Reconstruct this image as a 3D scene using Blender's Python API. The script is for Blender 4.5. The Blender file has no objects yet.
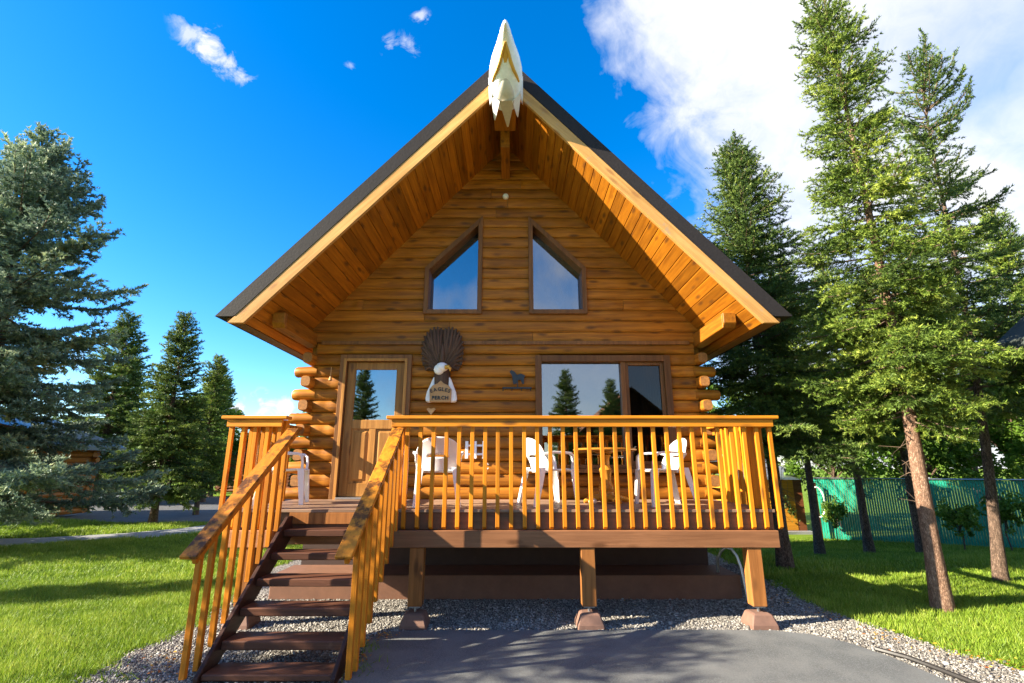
import bpy, math, random
import numpy as np
from mathutils import Vector, Matrix
S = bpy.context.scene
COL = S.collection
R = math.radians
random.seed(7)
XC = -0.11          # cabin axis
YW = 7.8            # front wall face
SUN = Vector((-0.87, -0.25, 0.45)).normalized()

# ------------------------------------------------------------------ helpers
class MB:
    def __init__(s): s.v = []; s.f = []; s.m = []
    def add(s, vs, fs, mi=0):
        o = len(s.v); s.v += [tuple(p) for p in vs]
        s.f += [tuple(i + o for i in f) for f in fs]; s.m += [mi] * len(fs)
    def hexa(s, b, t, mi=0):      # bottom quad (ccw from above), top quad
        s.add(list(b) + list(t), [(3, 2, 1, 0), (4, 5, 6, 7), (0, 1, 5, 4), (1, 2, 6, 5), (2, 3, 7, 6), (3, 0, 4, 7)], mi)
    def box(s, x0, x1, y0, y1, z0, z1, mi=0):
        s.hexa([(x0, y0, z0), (x1, y0, z0), (x1, y1, z0), (x0, y1, z0)], [(x0, y0, z1), (x1, y0, z1), (x1, y1, z1), (x0, y1, z1)], mi)
    def tube(s, pts, rad, n=8, mi=0, cap=True, flat=1.0):
        pts = [Vector(p) for p in pts]
        if not hasattr(rad, '__len__'): rad = [rad] * len(pts)
        o = len(s.v); up = None
        for i, p in enumerate(pts):
            d = (pts[min(i + 1, len(pts) - 1)] - pts[max(i - 1, 0)]).normalized()
            if up is None: up = Vector((0, 0, 1)) if abs(d.z) < .9 else Vector((0, 1, 0))
            a = d.cross(up).normalized(); b = a.cross(d).normalized(); up = b
            for k in range(n):
                t = 2 * math.pi * k / n
                s.v.append(tuple(p + (a * math.cos(t) + b * math.sin(t) * flat) * rad[i]))
        for i in range(len(pts) - 1):
            for k in range(n):
                k2 = (k + 1) % n
                s.f.append((o + i * n + k, o + i * n + k2, o + (i + 1) * n + k2, o + (i + 1) * n + k)); s.m.append(mi)
        if cap:
            s.f.append(tuple(o + k for k in reversed(range(n)))); s.m.append(mi)
            e = o + (len(pts) - 1) * n
            s.f.append(tuple(e + k for k in range(n))); s.m.append(mi)
    def rings(s, rs, mi=0, cap=True):       # list of equal-length closed rings
        n = len(rs[0]); o = len(s.v)
        for r in rs: s.v += [tuple(p) for p in r]
        for i in range(len(rs) - 1):
            for k in range(n):
                k2 = (k + 1) % n
                s.f.append((o + i * n + k, o + i * n + k2, o + (i + 1) * n + k2, o + (i + 1) * n + k)); s.m.append(mi)
        if cap:
            s.f.append(tuple(o + k for k in reversed(range(n)))); s.m.append(mi)
            e = o + (len(rs) - 1) * n
            s.f.append(tuple(e + k for k in range(n))); s.m.append(mi)
    def lathe(s, c, prof, n=20, mi=0):
        s.rings([[(c[0] + r * math.cos(2 * math.pi * k / n), c[1] + r * math.sin(2 * math.pi * k / n), c[2] + z) for k in range(n)] for r, z in prof], mi)
    def prism(s, poly, y0, y1, mi=0):       # poly in (x, z), ccw seen from -Y
        n = len(poly)
        s.add([(x, y0, z) for x, z in poly] + [(x, y1, z) for x, z in poly],
              [tuple(range(n)), tuple(reversed(range(n, 2 * n)))] + [((i + 1) % n, i, n + i, n + (i + 1) % n) for i in range(n)], mi)
    def ell(s, c, r, nu=14, nv=9, mi=0):
        rs = []
        for j in range(nv):
            t = -math.pi / 2 + math.pi * (j + .02) / (nv - 1 + .04)
            rs.append([(c[0] + r[0] * math.cos(t) * math.cos(2 * math.pi * k / nu), c[1] + r[1] * math.cos(t) * math.sin(2 * math.pi * k / nu), c[2] + r[2] * math.sin(t)) for k in range(nu)])
        s.rings(rs, mi)
    def build(s, name, mats, parent=None, smooth=False, bevel=0, local=False, label=None):
        me = bpy.data.meshes.new(name)
        off = Vector((0, 0, 0))
        if parent is not None and not local:
            p = parent
            while p is not None: off += p.location; p = p.parent
        me.from_pydata([tuple(Vector(v) - off) for v in s.v], [], s.f)
        if not isinstance(mats, (list, tuple)): mats = [mats]
        for m in mats: me.materials.append(m)
        me.polygons.foreach_set('material_index', s.m)
        if smooth: me.polygons.foreach_set('use_smooth', [True] * len(s.f))
        me.update()
        o = bpy.data.objects.new(name, me); COL.objects.link(o)
        if parent is not None: o.parent = parent
        if bevel:
            b = o.modifiers.new('bevel', 'BEVEL'); b.width = bevel; b.segments = 1; b.limit_method = 'ANGLE'
        if smooth:
            try: me.set_sharp_from_angle(angle=R(40))
            except Exception: pass
        if label: o['label'] = label
        return o

def npmesh(name, v, f, mats, parent=None, tint=None, mi=None, smooth=False):
    me = bpy.data.meshes.new(name)
    v = np.asarray(v, np.float32); f = np.asarray(f, np.int32)
    me.vertices.add(len(v)); me.vertices.foreach_set('co', v.ravel())
    k = f.shape[1]
    me.loops.add(len(f) * k); me.loops.foreach_set('vertex_index', f.ravel())
    me.polygons.add(len(f)); me.polygons.foreach_set('loop_start', np.arange(0, len(f) * k, k, dtype=np.int32))
    for m in (mats if isinstance(mats, (list, tuple)) else [mats]): me.materials.append(m)
    if mi is not None: me.polygons.foreach_set('material_index', np.asarray(mi, np.int32))
    if smooth: me.polygons.foreach_set('use_smooth', np.ones(len(f), bool))
    me.update(calc_edges=True)
    if tint is not None:
        a = me.attributes.new('tint', 'FLOAT', 'POINT'); a.data.foreach_set('value', np.asarray(tint, np.float32))
    o = bpy.data.objects.new(name, me); COL.objects.link(o)
    if parent is not None: o.parent = parent
    return o

def tag(o, label=None, cat=None, group=None, kind=None):
    if label: o['label'] = label
    if cat: o['category'] = cat
    if group: o['group'] = group
    if kind: o['kind'] = kind
    return o
def thing(name, loc, label, cat, group=None, rz=0):
    o = bpy.data.objects.new(name, None); COL.objects.link(o)
    o.location = loc; o.rotation_euler = (0, 0, rz); o.empty_display_size = .2
    return tag(o, label, cat, group)
def dup(root, loc, rz=0, label=None, group=None, scale=None):
    def cp(o, par):
        c = o.copy(); COL.objects.link(c)
        if par is not None: c.parent = par
        for ch in list(o.children): cp(ch, c)
        return c
    r = cp(root, None)
    r.location = loc; r.rotation_euler = (0, 0, rz)
    if scale: r.scale = scale
    if label: r['label'] = label
    if group: r['group'] = group
    return r

# ------------------------------------------------------------------ materials
def newmat(name):
    m = bpy.data.materials.new(name); m.use_nodes = True
    nt = m.node_tree; nt.nodes.clear()
    out = nt.nodes.new('ShaderNodeOutputMaterial'); b = nt.nodes.new('ShaderNodeBsdfPrincipled')
    nt.links.new(b.outputs[0], out.inputs[0])
    return m, nt, b, out
def N(nt, t, **kw):
    n = nt.nodes.new(t)
    for k, v in kw.items():
        if k.startswith('i_'):
            n.inputs[k[2:].replace('_', ' ')].default_value = v
        else: setattr(n, k, v)
    return n
def ramp(nt, src, stops):
    r = nt.nodes.new('ShaderNodeValToRGB'); e = r.color_ramp.elements
    while len(e) < len(stops): e.new(.5)
    for i, (p, c) in enumerate(stops):
        e[i].position = p; e[i].color = (*c, 1) if len(c) == 3 else c
    nt.links.new(src, r.inputs[0]); return r
def mixc(nt, fac, a, b, mode='MIX'):
    m = nt.nodes.new('ShaderNodeMix'); m.data_type = 'RGBA'; m.blend_type = mode
    for s, val in ((0, fac), (6, a), (7, b)):
        if hasattr(val, 'links') or hasattr(val, 'is_linked'): nt.links.new(val, m.inputs[s])
        else: m.inputs[s].default_value = val if s == 0 else ((*val, 1) if len(val) == 3 else val)
    return m.outputs[2]
def mth(nt, op, a, b=None, c=None, clamp=False):
    m = nt.nodes.new('ShaderNodeMath'); m.operation = op; m.use_clamp = clamp
    for i, val in enumerate((a, b, c)):
        if val is None: continue
        if hasattr(val, 'is_linked'): nt.links.new(val, m.inputs[i])
        else: m.inputs[i].default_value = val
    return m.outputs[0]

def wood(name, dark, light, axis='X', knots=True, rough=.5, wear=None, weard=.5, island=.22, mott=.35, knotc=(.08, .03, .01), rot=None):
    m, nt, b, out = newmat(name)
    tc = N(nt, 'ShaderNodeTexCoord'); geo = N(nt, 'ShaderNodeNewGeometry')
    # shift the grain per piece
    cmb = N(nt, 'ShaderNodeCombineXYZ')
    oi = N(nt, 'ShaderNodeObjectInfo')
    rnd = mth(nt, 'FRACT', mth(nt, 'ADD', geo.outputs['Random Per Island'], oi.outputs['Random']))
    r7 = mth(nt, 'MULTIPLY', rnd, 37.0)
    for i in range(3): nt.links.new(r7, cmb.inputs[i])
    va = N(nt, 'ShaderNodeVectorMath', operation='ADD'); nt.links.new(tc.outputs['Object'], va.inputs[0]); nt.links.new(cmb.outputs[0], va.inputs[1])
    mp = N(nt, 'ShaderNodeMapping')
    sc = {'X': (1.2, 22, 22), 'Y': (22, 1.2, 22), 'Z': (22, 22, 1.2)}[axis]
    mp.inputs['Scale'].default_value = sc
    src = va.outputs[0]
    if rot:
        m0 = N(nt, 'ShaderNodeMapping'); m0.inputs['Rotation'].default_value = rot; nt.links.new(src, m0.inputs[0]); src = m0.outputs[0]
    nt.links.new(src, mp.inputs[0])
    n1 = N(nt, 'ShaderNodeTexNoise', i_Scale=1.0, i_Detail=6.0, i_Roughness=.62, i_Distortion=.6); nt.links.new(mp.outputs[0], n1.inputs[0])
    n2 = N(nt, 'ShaderNodeTexNoise', i_Scale=.9, i_Detail=4.0); nt.links.new(src, n2.inputs[0])
    c = ramp(nt, n1.outputs[0], [(.28, dark), (.5, tuple((a + d) / 2 for a, d in zip(dark, light))), (.72, light)]).outputs[0]
    c = mixc(nt, mth(nt, 'MULTIPLY', ramp(nt, n2.outputs[0], [(.4, (0, 0, 0)), (.7, (1, 1, 1))]).outputs[0], mott), c, tuple(d * .6 for d in dark))
    hs = N(nt, 'ShaderNodeHueSaturation')
    vv = mth(nt, 'ADD', mth(nt, 'MULTIPLY', rnd, island * 2), 1 - island)
    nt.links.new(vv, hs.inputs['Value']); nt.links.new(c, hs.inputs['Color']); c = hs.outputs[0]
    if knots:
        mk = N(nt, 'ShaderNodeMapping'); mk.inputs['Scale'].default_value = {'X': (2.2, 7, 7), 'Y': (7, 2.2, 7), 'Z': (7, 7, 2.2)}[axis]
        nt.links.new(src, mk.inputs[0])
        vo = N(nt, 'ShaderNodeTexVoronoi', i_Scale=1.0); nt.links.new(mk.outputs[0], vo.inputs['Vector'])
        kf = ramp(nt, vo.outputs['Distance'], [(.10, (1, 1, 1)), (.26, (0, 0, 0))]).outputs[0]
        c = mixc(nt, mth(nt, 'MULTIPLY', kf, .75), c, knotc)
    if wear:
        n3 = N(nt, 'ShaderNodeTexNoise', i_Scale=3.5, i_Detail=7.0, i_Roughness=.7); nt.links.new(src, n3.inputs[0])
        wf = ramp(nt, n3.outputs[0], [(weard, (0, 0, 0)), (weard + .08, (1, 1, 1))]).outputs[0]
        c = mixc(nt, mth(nt, 'MULTIPLY', wf, .85), c, wear)
    nt.links.new(c, b.inputs['Base Color'])
    b.inputs['Roughness'].default_value = rough
    b.inputs['Specular IOR Level'].default_value = .22
    bp = N(nt, 'ShaderNodeBump', i_Strength=.25, i_Distance=.01); nt.links.new(n1.outputs[0], bp.inputs['Height']); nt.links.new(bp.outputs[0], b.inputs['Normal'])
    return m

def plain(name, col, rough=.5, metal=0, noise=.15, scale=8, spec=.5, bump=0):
    m, nt, b, out = newmat(name)
    tc = N(nt, 'ShaderNodeTexCoord'); n1 = N(nt, 'ShaderNodeTexNoise', i_Scale=float(scale), i_Detail=6.0, i_Roughness=.65); nt.links.new(tc.outputs['Object'], n1.inputs[0])
    c = ramp(nt, n1.outputs[0], [(.3, tuple(x * (1 - noise) for x in col)), (.7, tuple(min(1, x * (1 + noise)) for x in col))]).outputs[0]
    nt.links.new(c, b.inputs['Base Color']); b.inputs['Roughness'].default_value = rough; b.inputs['Metallic'].default_value = metal
    b.inputs['Specular IOR Level'].default_value = spec
    if bump:
        bp = N(nt, 'ShaderNodeBump', i_Strength=bump, i_Distance=.01); nt.links.new(n1.outputs[0], bp.inputs['Height']); nt.links.new(bp.outputs[0], b.inputs['Normal'])
    return m

LD, LL = (.20, .075, .013), (.43, .19, .036)
M = {}
M['log'] = wood('log_stain', (.18, .057, .006), (.55, .21, .019), 'X', mott=.42)
M['log_y'] = wood('log_stain_end', (.17, .052, .005), (.50, .19, .018), 'Y')
M['siding'] = wood('gable_board_stain', (.18, .056, .005), (.54, .197, .017), 'X', mott=.3)
M['soffit'] = wood('soffit_plank_stain', (.22, .07, .005), (.50, .18, .010), 'Y', island=.24)
M['fascia'] = wood('fascia_pine', (.46, .22, .055), (.70, .39, .13), 'X', knots=True, island=.08, knotc=(.3, .13, .04), rot=(0, R(45), 0))
M['fascia_r'] = wood('fascia_pine_weathered', (.46, .22, .055), (.70, .39, .13), 'X', knots=True, island=.08, knotc=(.3, .13, .04), rot=(0, R(-45), 0), wear=(.36, .25, .16), weard=.58)
M['beam'] = wood('beam_stain', (.22, .075, .007), (.52, .19, .016), 'Y')
M['trim'] = wood('dark_window_trim', (.12, .05, .016), (.25, .11, .034), 'Z', knots=False)
M['doorwood'] = wood('door_oak', (.27, .115, .024), (.50, .24, .06), 'Z')
M['rail'] = wood('rail_stain', (.40, .135, .008), (.74, .27, .014), 'X', island=.08, wear=(.25, .10, .015), weard=.66)
M['bal'] = wood('baluster_stain', (.42, .137, .006), (.76, .265, .011), 'Z', island=.16, wear=(.20, .075, .01), weard=.66)
M['hand'] = wood('worn_handrail_stain', (.35, .118, .009), (.62, .225, .017), 'Y', island=.1, wear=(.035, .015, .008), weard=.5)
M['stbal'] = wood('stair_baluster_stain', (.34, .108, .006), (.66, .225, .011), 'Z', island=.15, knots=False, wear=(.06, .025, .01), weard=.62)
M['tread'] = wood('dark_tread_stain', (.072, .029, .017), (.155, .064, .035), 'X', rough=.5, knots=False, wear=(.17, .08, .05), weard=.62)
M['string'] = wood('dark_stringer_stain', (.03, .014, .010), (.07, .03, .02), 'Y', rough=.5, knots=False, wear=(.16, .085, .06), weard=.64)
M['deckb'] = wood('weathered_deck_board', (.20, .115, .07), (.36, .235, .16), 'X', knots=False, island=.15)
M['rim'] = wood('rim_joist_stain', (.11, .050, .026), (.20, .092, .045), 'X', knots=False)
M['beamx'] = wood('deck_beam_stain', (.19, .078, .033), (.37, .165, .073), 'X', wear=(.17, .08, .04), weard=.6)
M['post'] = wood('deck_post_stain', (.19, .07, .018), (.38, .15, .04), 'Z')
M['table'] = wood('table_varnish', (.36, .14, .016), (.6, .27, .035), 'Z', knots=False, rough=.3)
M['carve'] = wood('carved_dark_wood', (.04, .019, .011), (.16, .085, .048), 'Z', knots=False)
M['plaque'] = wood('plaque_wood', (.48, .25, .09), (.70, .42, .19), 'X', knots=False)
M['white'] = plain('white_plastic', (.86, .855, .84), .38, noise=.03, spec=.5)
M['whitepaint'] = plain('white_carving_paint', (.84, .83, .81), .6, noise=.10, scale=14, bump=.3)
M['ochre'] = plain('yellow_beak_paint', (.62, .32, .04), .55, noise=.15)
M['throat'] = plain('throat_paint', (.56, .50, .42), .65, noise=.12, scale=12)
M['black'] = plain('black_paint', (.018, .016, .015), .5)
M['darkmetal'] = plain('dark_metal', (.035, .04, .045), .45, .5)
M['galv'] = plain('galvanised_pipe', (.42, .43, .44), .35, .9)
M['roof'] = plain('dark_metal_roofing', (.022, .018, .017), .65, .0, spec=.2, noise=.2, scale=30, bump=.25)
M['greenhose'] = plain('green_hose', (.02, .09, .04), .4)
M['concpaint'] = plain('brown_painted_concrete', (.17, .09, .062), .8, noise=.18, scale=10, bump=.3)
M['cripple'] = plain('deck_shaded_foundation', (.05, .026, .02), .85)  # foundation wall kept near black: the shade under the deck is in its colour
M['foundation'] = plain('brown_foundation_paint', (.165, .072, .038), .8, noise=.15, scale=6, bump=.3)
M['interior'] = plain('interior_wall', (.16, .10, .06), .8)
M['endgrain'] = plain('saw_cut_end_grain', (.30, .125, .03), .8, noise=.35, scale=30)
M['curtain'] = plain('curtain_cloth', (.22, .17, .13), .9)
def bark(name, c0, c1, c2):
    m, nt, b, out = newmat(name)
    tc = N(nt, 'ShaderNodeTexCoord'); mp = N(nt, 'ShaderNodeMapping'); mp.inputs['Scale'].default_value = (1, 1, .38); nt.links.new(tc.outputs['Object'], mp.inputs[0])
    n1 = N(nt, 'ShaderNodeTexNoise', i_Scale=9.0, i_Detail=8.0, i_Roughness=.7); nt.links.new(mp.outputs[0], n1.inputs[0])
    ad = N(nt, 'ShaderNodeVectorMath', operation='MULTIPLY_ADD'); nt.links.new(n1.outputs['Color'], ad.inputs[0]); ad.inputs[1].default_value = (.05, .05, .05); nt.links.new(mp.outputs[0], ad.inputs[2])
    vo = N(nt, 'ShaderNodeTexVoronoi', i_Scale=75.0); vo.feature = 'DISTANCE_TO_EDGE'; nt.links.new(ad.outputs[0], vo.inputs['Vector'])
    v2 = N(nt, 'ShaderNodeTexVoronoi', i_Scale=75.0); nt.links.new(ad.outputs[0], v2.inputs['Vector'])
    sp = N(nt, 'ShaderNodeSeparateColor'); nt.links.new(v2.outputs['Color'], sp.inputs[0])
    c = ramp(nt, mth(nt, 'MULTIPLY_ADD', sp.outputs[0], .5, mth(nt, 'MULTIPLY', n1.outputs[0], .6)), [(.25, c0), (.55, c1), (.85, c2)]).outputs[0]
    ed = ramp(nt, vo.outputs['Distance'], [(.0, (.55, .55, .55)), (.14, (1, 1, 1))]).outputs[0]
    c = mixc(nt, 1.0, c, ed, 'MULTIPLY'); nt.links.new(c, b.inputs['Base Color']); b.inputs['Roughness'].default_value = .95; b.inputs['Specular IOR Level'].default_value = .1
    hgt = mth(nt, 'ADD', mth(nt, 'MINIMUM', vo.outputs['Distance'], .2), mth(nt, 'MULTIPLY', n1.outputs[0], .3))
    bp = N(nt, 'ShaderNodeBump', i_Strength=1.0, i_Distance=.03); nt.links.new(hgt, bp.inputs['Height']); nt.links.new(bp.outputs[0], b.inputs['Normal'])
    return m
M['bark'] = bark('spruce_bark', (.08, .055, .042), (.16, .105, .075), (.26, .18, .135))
M['barklit'] = bark('sunlit_spruce_bark', (.16, .092, .062), (.28, .165, .11), (.40, .26, .18))  # paler copy of the spruce bark, sunlight on the trunk put into its colour
M['shedwall'] = wood('shed_board_stain', (.42, .17, .015), (.68, .30, .03), 'X', knots=False)
M['blueroof'] = plain('blue_metal_roofing', (.055, .085, .125), .35, .3, noise=.12)
M['redlog'] = wood('red_brown_log_stain', (.10, .03, .013), (.21, .075, .028), 'X', knots=False)
M['shaderoof'] = plain('tree_shaded_shingle', (.035, .045, .04), .8, noise=.35, scale=25)  # shingle darkened in its base colour for the shade of the trees

def glassmat(name, refl, tint):
    m = bpy.data.materials.new(name); m.use_nodes = True; nt = m.node_tree; nt.nodes.clear()
    out = N(nt, 'ShaderNodeOutputMaterial'); tr = N(nt, 'ShaderNodeBsdfTransparent'); tr.inputs[0].default_value = (*tint, 1)
    gl = N(nt, 'ShaderNodeBsdfGlossy'); gl.inputs['Roughness'].default_value = .015; gl.inputs['Color'].default_value = (.93, .93, .92, 1)
    mx = N(nt, 'ShaderNodeMixShader'); mx.inputs[0].default_value = refl
    nt.links.new(tr.outputs[0], mx.inputs[1]); nt.links.new(gl.outputs[0], mx.inputs[2]); nt.links.new(mx.outputs[0], out.inputs[0])
    return m
M['glass'] = glassmat('coated_window_glass', .27, (.5, .5, .5))
M['screen'] = glassmat('window_behind_screen', .045, (.4, .4, .4))

def foliage(name, c0, c1, c2, trans=.25, rough=.55):
    m, nt, b, out = newmat(name)
    at = N(nt, 'ShaderNodeAttribute', attribute_name='tint')
    oi = N(nt, 'ShaderNodeObjectInfo')
    c = ramp(nt, at.outputs['Fac'], [(0, c0), (.55, c1), (1, c2)]).outputs[0]
    nt.links.new(c, b.inputs['Base Color']); b.inputs['Roughness'].default_value = rough; b.inputs['Specular IOR Level'].default_value = .25
    t = N(nt, 'ShaderNodeBsdfTranslucent'); nt.links.new(c, t.inputs[0])
    mx = N(nt, 'ShaderNodeMixShader'); mx.inputs[0].default_value = trans
    nt.links.new(b.outputs[0], mx.inputs[1]); nt.links.new(t.outputs[0], mx.inputs[2]); nt.links.new(mx.outputs[0], out.inputs[0])
    return m
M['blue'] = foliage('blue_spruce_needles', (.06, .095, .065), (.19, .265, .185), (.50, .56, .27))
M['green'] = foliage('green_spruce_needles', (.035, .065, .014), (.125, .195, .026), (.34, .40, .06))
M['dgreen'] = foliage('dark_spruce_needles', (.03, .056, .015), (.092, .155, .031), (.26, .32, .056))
M['twig'] = plain('twig_bark', (.13, .085, .055), .9)
M['leaf'] = foliage('birch_leaves', (.05, .11, .015), (.12, .22, .025), (.24, .33, .045), .4)
M['grass'] = foliage('grass_blades', (.08, .145, .014), (.215, .325, .024), (.39, .44, .08), .35, .5)

# ------------------------------------------------------------------ world, sun, camera
W = bpy.data.worlds.new('World'); S.world = W; W.use_nodes = True
nt = W.node_tree; nt.nodes.clear()
wo = N(nt, 'ShaderNodeOutputWorld'); bg = N(nt, 'ShaderNodeBackground'); nt.links.new(bg.outputs[0], wo.inputs[0])
sky = N(nt, 'ShaderNodeTexSky', sky_type='NISHITA'); sky.sun_disc = False
sky.sun_elevation = math.asin(SUN.z); sky.sun_rotation = math.atan2(SUN.x, SUN.y)
sky.air_density = 1.0; sky.dust_density = .3; sky.ozone_density = 4.0
hs = N(nt, 'ShaderNodeHueSaturation'); hs.inputs['Saturation'].default_value = 1.36; hs.inputs['Hue'].default_value = .505
hs.inputs["Value"].default_value = 1.04
nt.links.new(sky.outputs[0], hs.inputs['Color'])
tc = N(nt, 'ShaderNodeTexCoord')
def pixdir(px, py):
    F, P = 495, R(14.2); u = 341.5 - py
    return Vector((px - 512, F * math.cos(P) - u * math.sin(P), F * math.sin(P) + u * math.cos(P))).normalized()
d = tc.outputs['Generated']
def dotn(vec):
    n = N(nt, 'ShaderNodeVectorMath', operation='DOT_PRODUCT'); nt.links.new(d, n.inputs[0]); n.inputs[1].default_value = vec; return n.outputs['Value']
wn = N(nt, 'ShaderNodeTexNoise', i_Scale=3.2, i_Detail=6.0, i_Roughness=.52, i_Distortion=.25); nt.links.new(d, wn.inputs[0])
wn2 = N(nt, 'ShaderNodeTexNoise', i_Scale=24.0, i_Detail=8.0, i_Roughness=.65, i_Distortion=.6); nt.links.new(d, wn2.inputs[0])
# big cloud bank on the right: half space of directions with a ragged edge
a, bb = pixdir(605, 0), pixdir(690, 235)
nrm = a.cross(bb).normalized()
if nrm.dot(pixdir(900, 100)) < 0: nrm = -nrm
big = mth(nt, 'ADD', dotn(nrm), mth(nt, 'MULTIPLY', mth(nt, 'SUBTRACT', wn.outputs[0], .46), .45))
wn3 = N(nt, 'ShaderNodeTexNoise', i_Scale=9.0, i_Detail=9.0, i_Roughness=.62, i_Distortion=.8); nt.links.new(d, wn3.inputs[0])
big = mth(nt, 'ADD', big, mth(nt, 'MULTIPLY', mth(nt, 'SUBTRACT', wn3.outputs[0], .47), .22))
bigm = ramp(nt, big, [(-.0, (0, 0, 0)), (.04, (.3, .3, .3)), (.10, (.82, .82, .82)), (.17, (1, 1, 1))]).outputs[0]
# thinner veil low on the right
thin = ramp(nt, wn.outputs[0], [(.36, (.35, .35, .35)), (.56, (1, 1, 1))]).outputs[0]
low = ramp(nt, dotn(pixdir(1010, 210)), [(.93, (0, 0, 0)), (.995, (1, 1, 1))]).outputs[0]
fr = ramp(nt, dotn(pixdir(830, 60)), [(.62, (0, 0, 0)), (.80, (1, 1, 1))]).outputs[0]
bigm = mth(nt, 'MULTIPLY', mth(nt, 'MULTIPLY', bigm, mixc(nt, low, (1, 1, 1), thin)), fr)
mask = bigm
for (px, py, w, str_) in ((194, 34, .036, .75), (208, 47, .042, .95), (226, 63, .036, .8), (242, 77, .028, .7), (180, 20, .022, .45), (391, 44, .026, .5), (409, 45, .028, .5), (421, 18, .022, .7), (350, 66, .012, .35), (236, 409, .035, 1.0), (262, 407, .045, 1.1), (285, 408, .035, 1.0), (75, 354, .03, .45), (600, 150, .05, .0)):
    q = dotn(pixdir(px, py))
    ang = mth(nt, 'ARCCOSINE', mth(nt, 'MINIMUM', q, 1.0))
    blob = mth(nt, 'SUBTRACT', 1.0, mth(nt, 'DIVIDE', ang, w))
    blob = mth(nt, 'ADD', blob, mth(nt, 'MULTIPLY', mth(nt, 'SUBTRACT', wn2.outputs[0], .55), 4.6))
    blob = mth(nt, 'MULTIPLY', ramp(nt, blob, [(.2, (0, 0, 0)), (1.0, (.9, .9, .9))]).outputs[0], mth(nt, 'MULTIPLY', ramp(nt, mth(nt, 'DIVIDE', ang, w), [(.35, (1, 1, 1)), (1.0, (0, 0, 0))]).outputs[0], str_))
    mask = mth(nt, 'MAXIMUM', mask, blob)
# scattered clouds behind the photographer (seen in the panes)
back = ramp(nt, dotn((0, -1, 0)), [(.25, (0, 0, 0)), (.5, (1, 1, 1))]).outputs[0]
bcl = ramp(nt, wn.outputs[0], [(.44, (0, 0, 0)), (.60, (1, 1, 1))]).outputs[0]
mask = mth(nt, 'MAXIMUM', mask, mth(nt, 'MULTIPLY', mth(nt, 'MULTIPLY', back, bcl), .62))
ccol = ramp(nt, wn2.outputs[0], [(.3, (2.8, 2.95, 3.3)), (.6, (3.35, 3.35, 3.4))])
final = mixc(nt, mask, hs.outputs[0], ccol.outputs[0])
nt.links.new(final, bg.inputs[0]); bg.inputs[1].default_value = .085

sl = bpy.data.lights.new('sun', 'SUN'); sl.energy = 5.0; sl.angle = R(.5); sl.color = (1, .89, .70)
so = bpy.data.objects.new('sun', sl); COL.objects.link(so); so.rotation_euler = SUN.to_track_quat('Z', 'Y').to_euler()

cam = bpy.data.cameras.new('camera'); co = bpy.data.objects.new('camera', cam); COL.objects.link(co)
cam.sensor_width = 36; cam.lens = 495 / 1024 * 36; cam.clip_end = 2000; cam.clip_start = .05
co.location = (0, 0, 1.69); co.rotation_euler = (R(90 + 14.2), 0, 0); S.camera = co
S.view_settings.view_transform = 'Standard'; S.view_settings.look = 'None'; S.view_settings.gamma = 1
S.view_settings.exposure = 2.05

# ------------------------------------------------------------------ ground
def ground_mat():
    m, nt, b, out = newmat('lawn_soil')
    tc = N(nt, 'ShaderNodeTexCoord')
    n1 = N(nt, 'ShaderNodeTexNoise', i_Scale=.6, i_Detail=5.0); nt.links.new(tc.outputs['Object'], n1.inputs[0])
    n2 = N(nt, 'ShaderNodeTexNoise', i_Scale=40.0, i_Detail=6.0); nt.links.new(tc.outputs['Object'], n2.inputs[0])
    c = ramp(nt, n2.outputs[0], [(.3, (.07, .12, .012)), (.7, (.19, .29, .018))]).outputs[0]
    c = mixc(nt, mth(nt, 'MULTIPLY', n1.outputs[0], .3), c, (.14, .20, .03))
    nt.links.new(c, b.inputs['Base Color']); b.inputs['Roughness'].default_value = .9; b.inputs['Specular IOR Level'].default_value = .1
    bp = N(nt, 'ShaderNodeBump', i_Strength=.8, i_Distance=.03); nt.links.new(n2.outputs[0], bp.inputs['Height']); nt.links.new(bp.outputs[0], b.inputs['Normal'])
    return m
def asphalt_mat(name, base, patch):
    m, nt, b, out = newmat(name)
    tc = N(nt, 'ShaderNodeTexCoord')
    n1 = N(nt, 'ShaderNodeTexNoise', i_Scale=70.0, i_Detail=7.0, i_Roughness=.85); nt.links.new(tc.outputs['Object'], n1.inputs[0])
    n2 = N(nt, 'ShaderNodeTexNoise', i_Scale=2.2, i_Detail=7.0, i_Roughness=.6); nt.links.new(tc.outputs['Object'], n2.inputs[0])
    c = ramp(nt, n1.outputs[0], [(.33, tuple(x * .45 for x in base)), (.52, base), (.68, tuple(x * 2.1 for x in base))]).outputs[0]
    n4 = N(nt, 'ShaderNodeTexNoise', i_Scale=420.0, i_Detail=2.0); nt.links.new(tc.outputs['Object'], n4.inputs[0])
    c = mixc(nt, mth(nt, 'MULTIPLY', ramp(nt, n4.outputs[0], [(.62, (0, 0, 0)), (.70, (1, 1, 1))]).outputs[0], .7), c, tuple(x * 3.2 for x in base))
    c = mixc(nt, mth(nt, 'MULTIPLY', ramp(nt, n2.outputs[0], [(.42, (0, 0, 0)), (.62, (1, 1, 1))]).outputs[0], .6), c, patch)
    nt.links.new(c, b.inputs['Base Color']); b.inputs['Roughness'].default_value = .8; b.inputs['Specular IOR Level'].default_value = .3
    bp = N(nt, 'ShaderNodeBump', i_Strength=.5, i_Distance=.006); nt.links.new(n1.outputs[0], bp.inputs['Height']); bp.inputs['Strength'].default_value = .9; nt.links.new(bp.outputs[0], b.inputs['Normal'])
    return m
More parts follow.
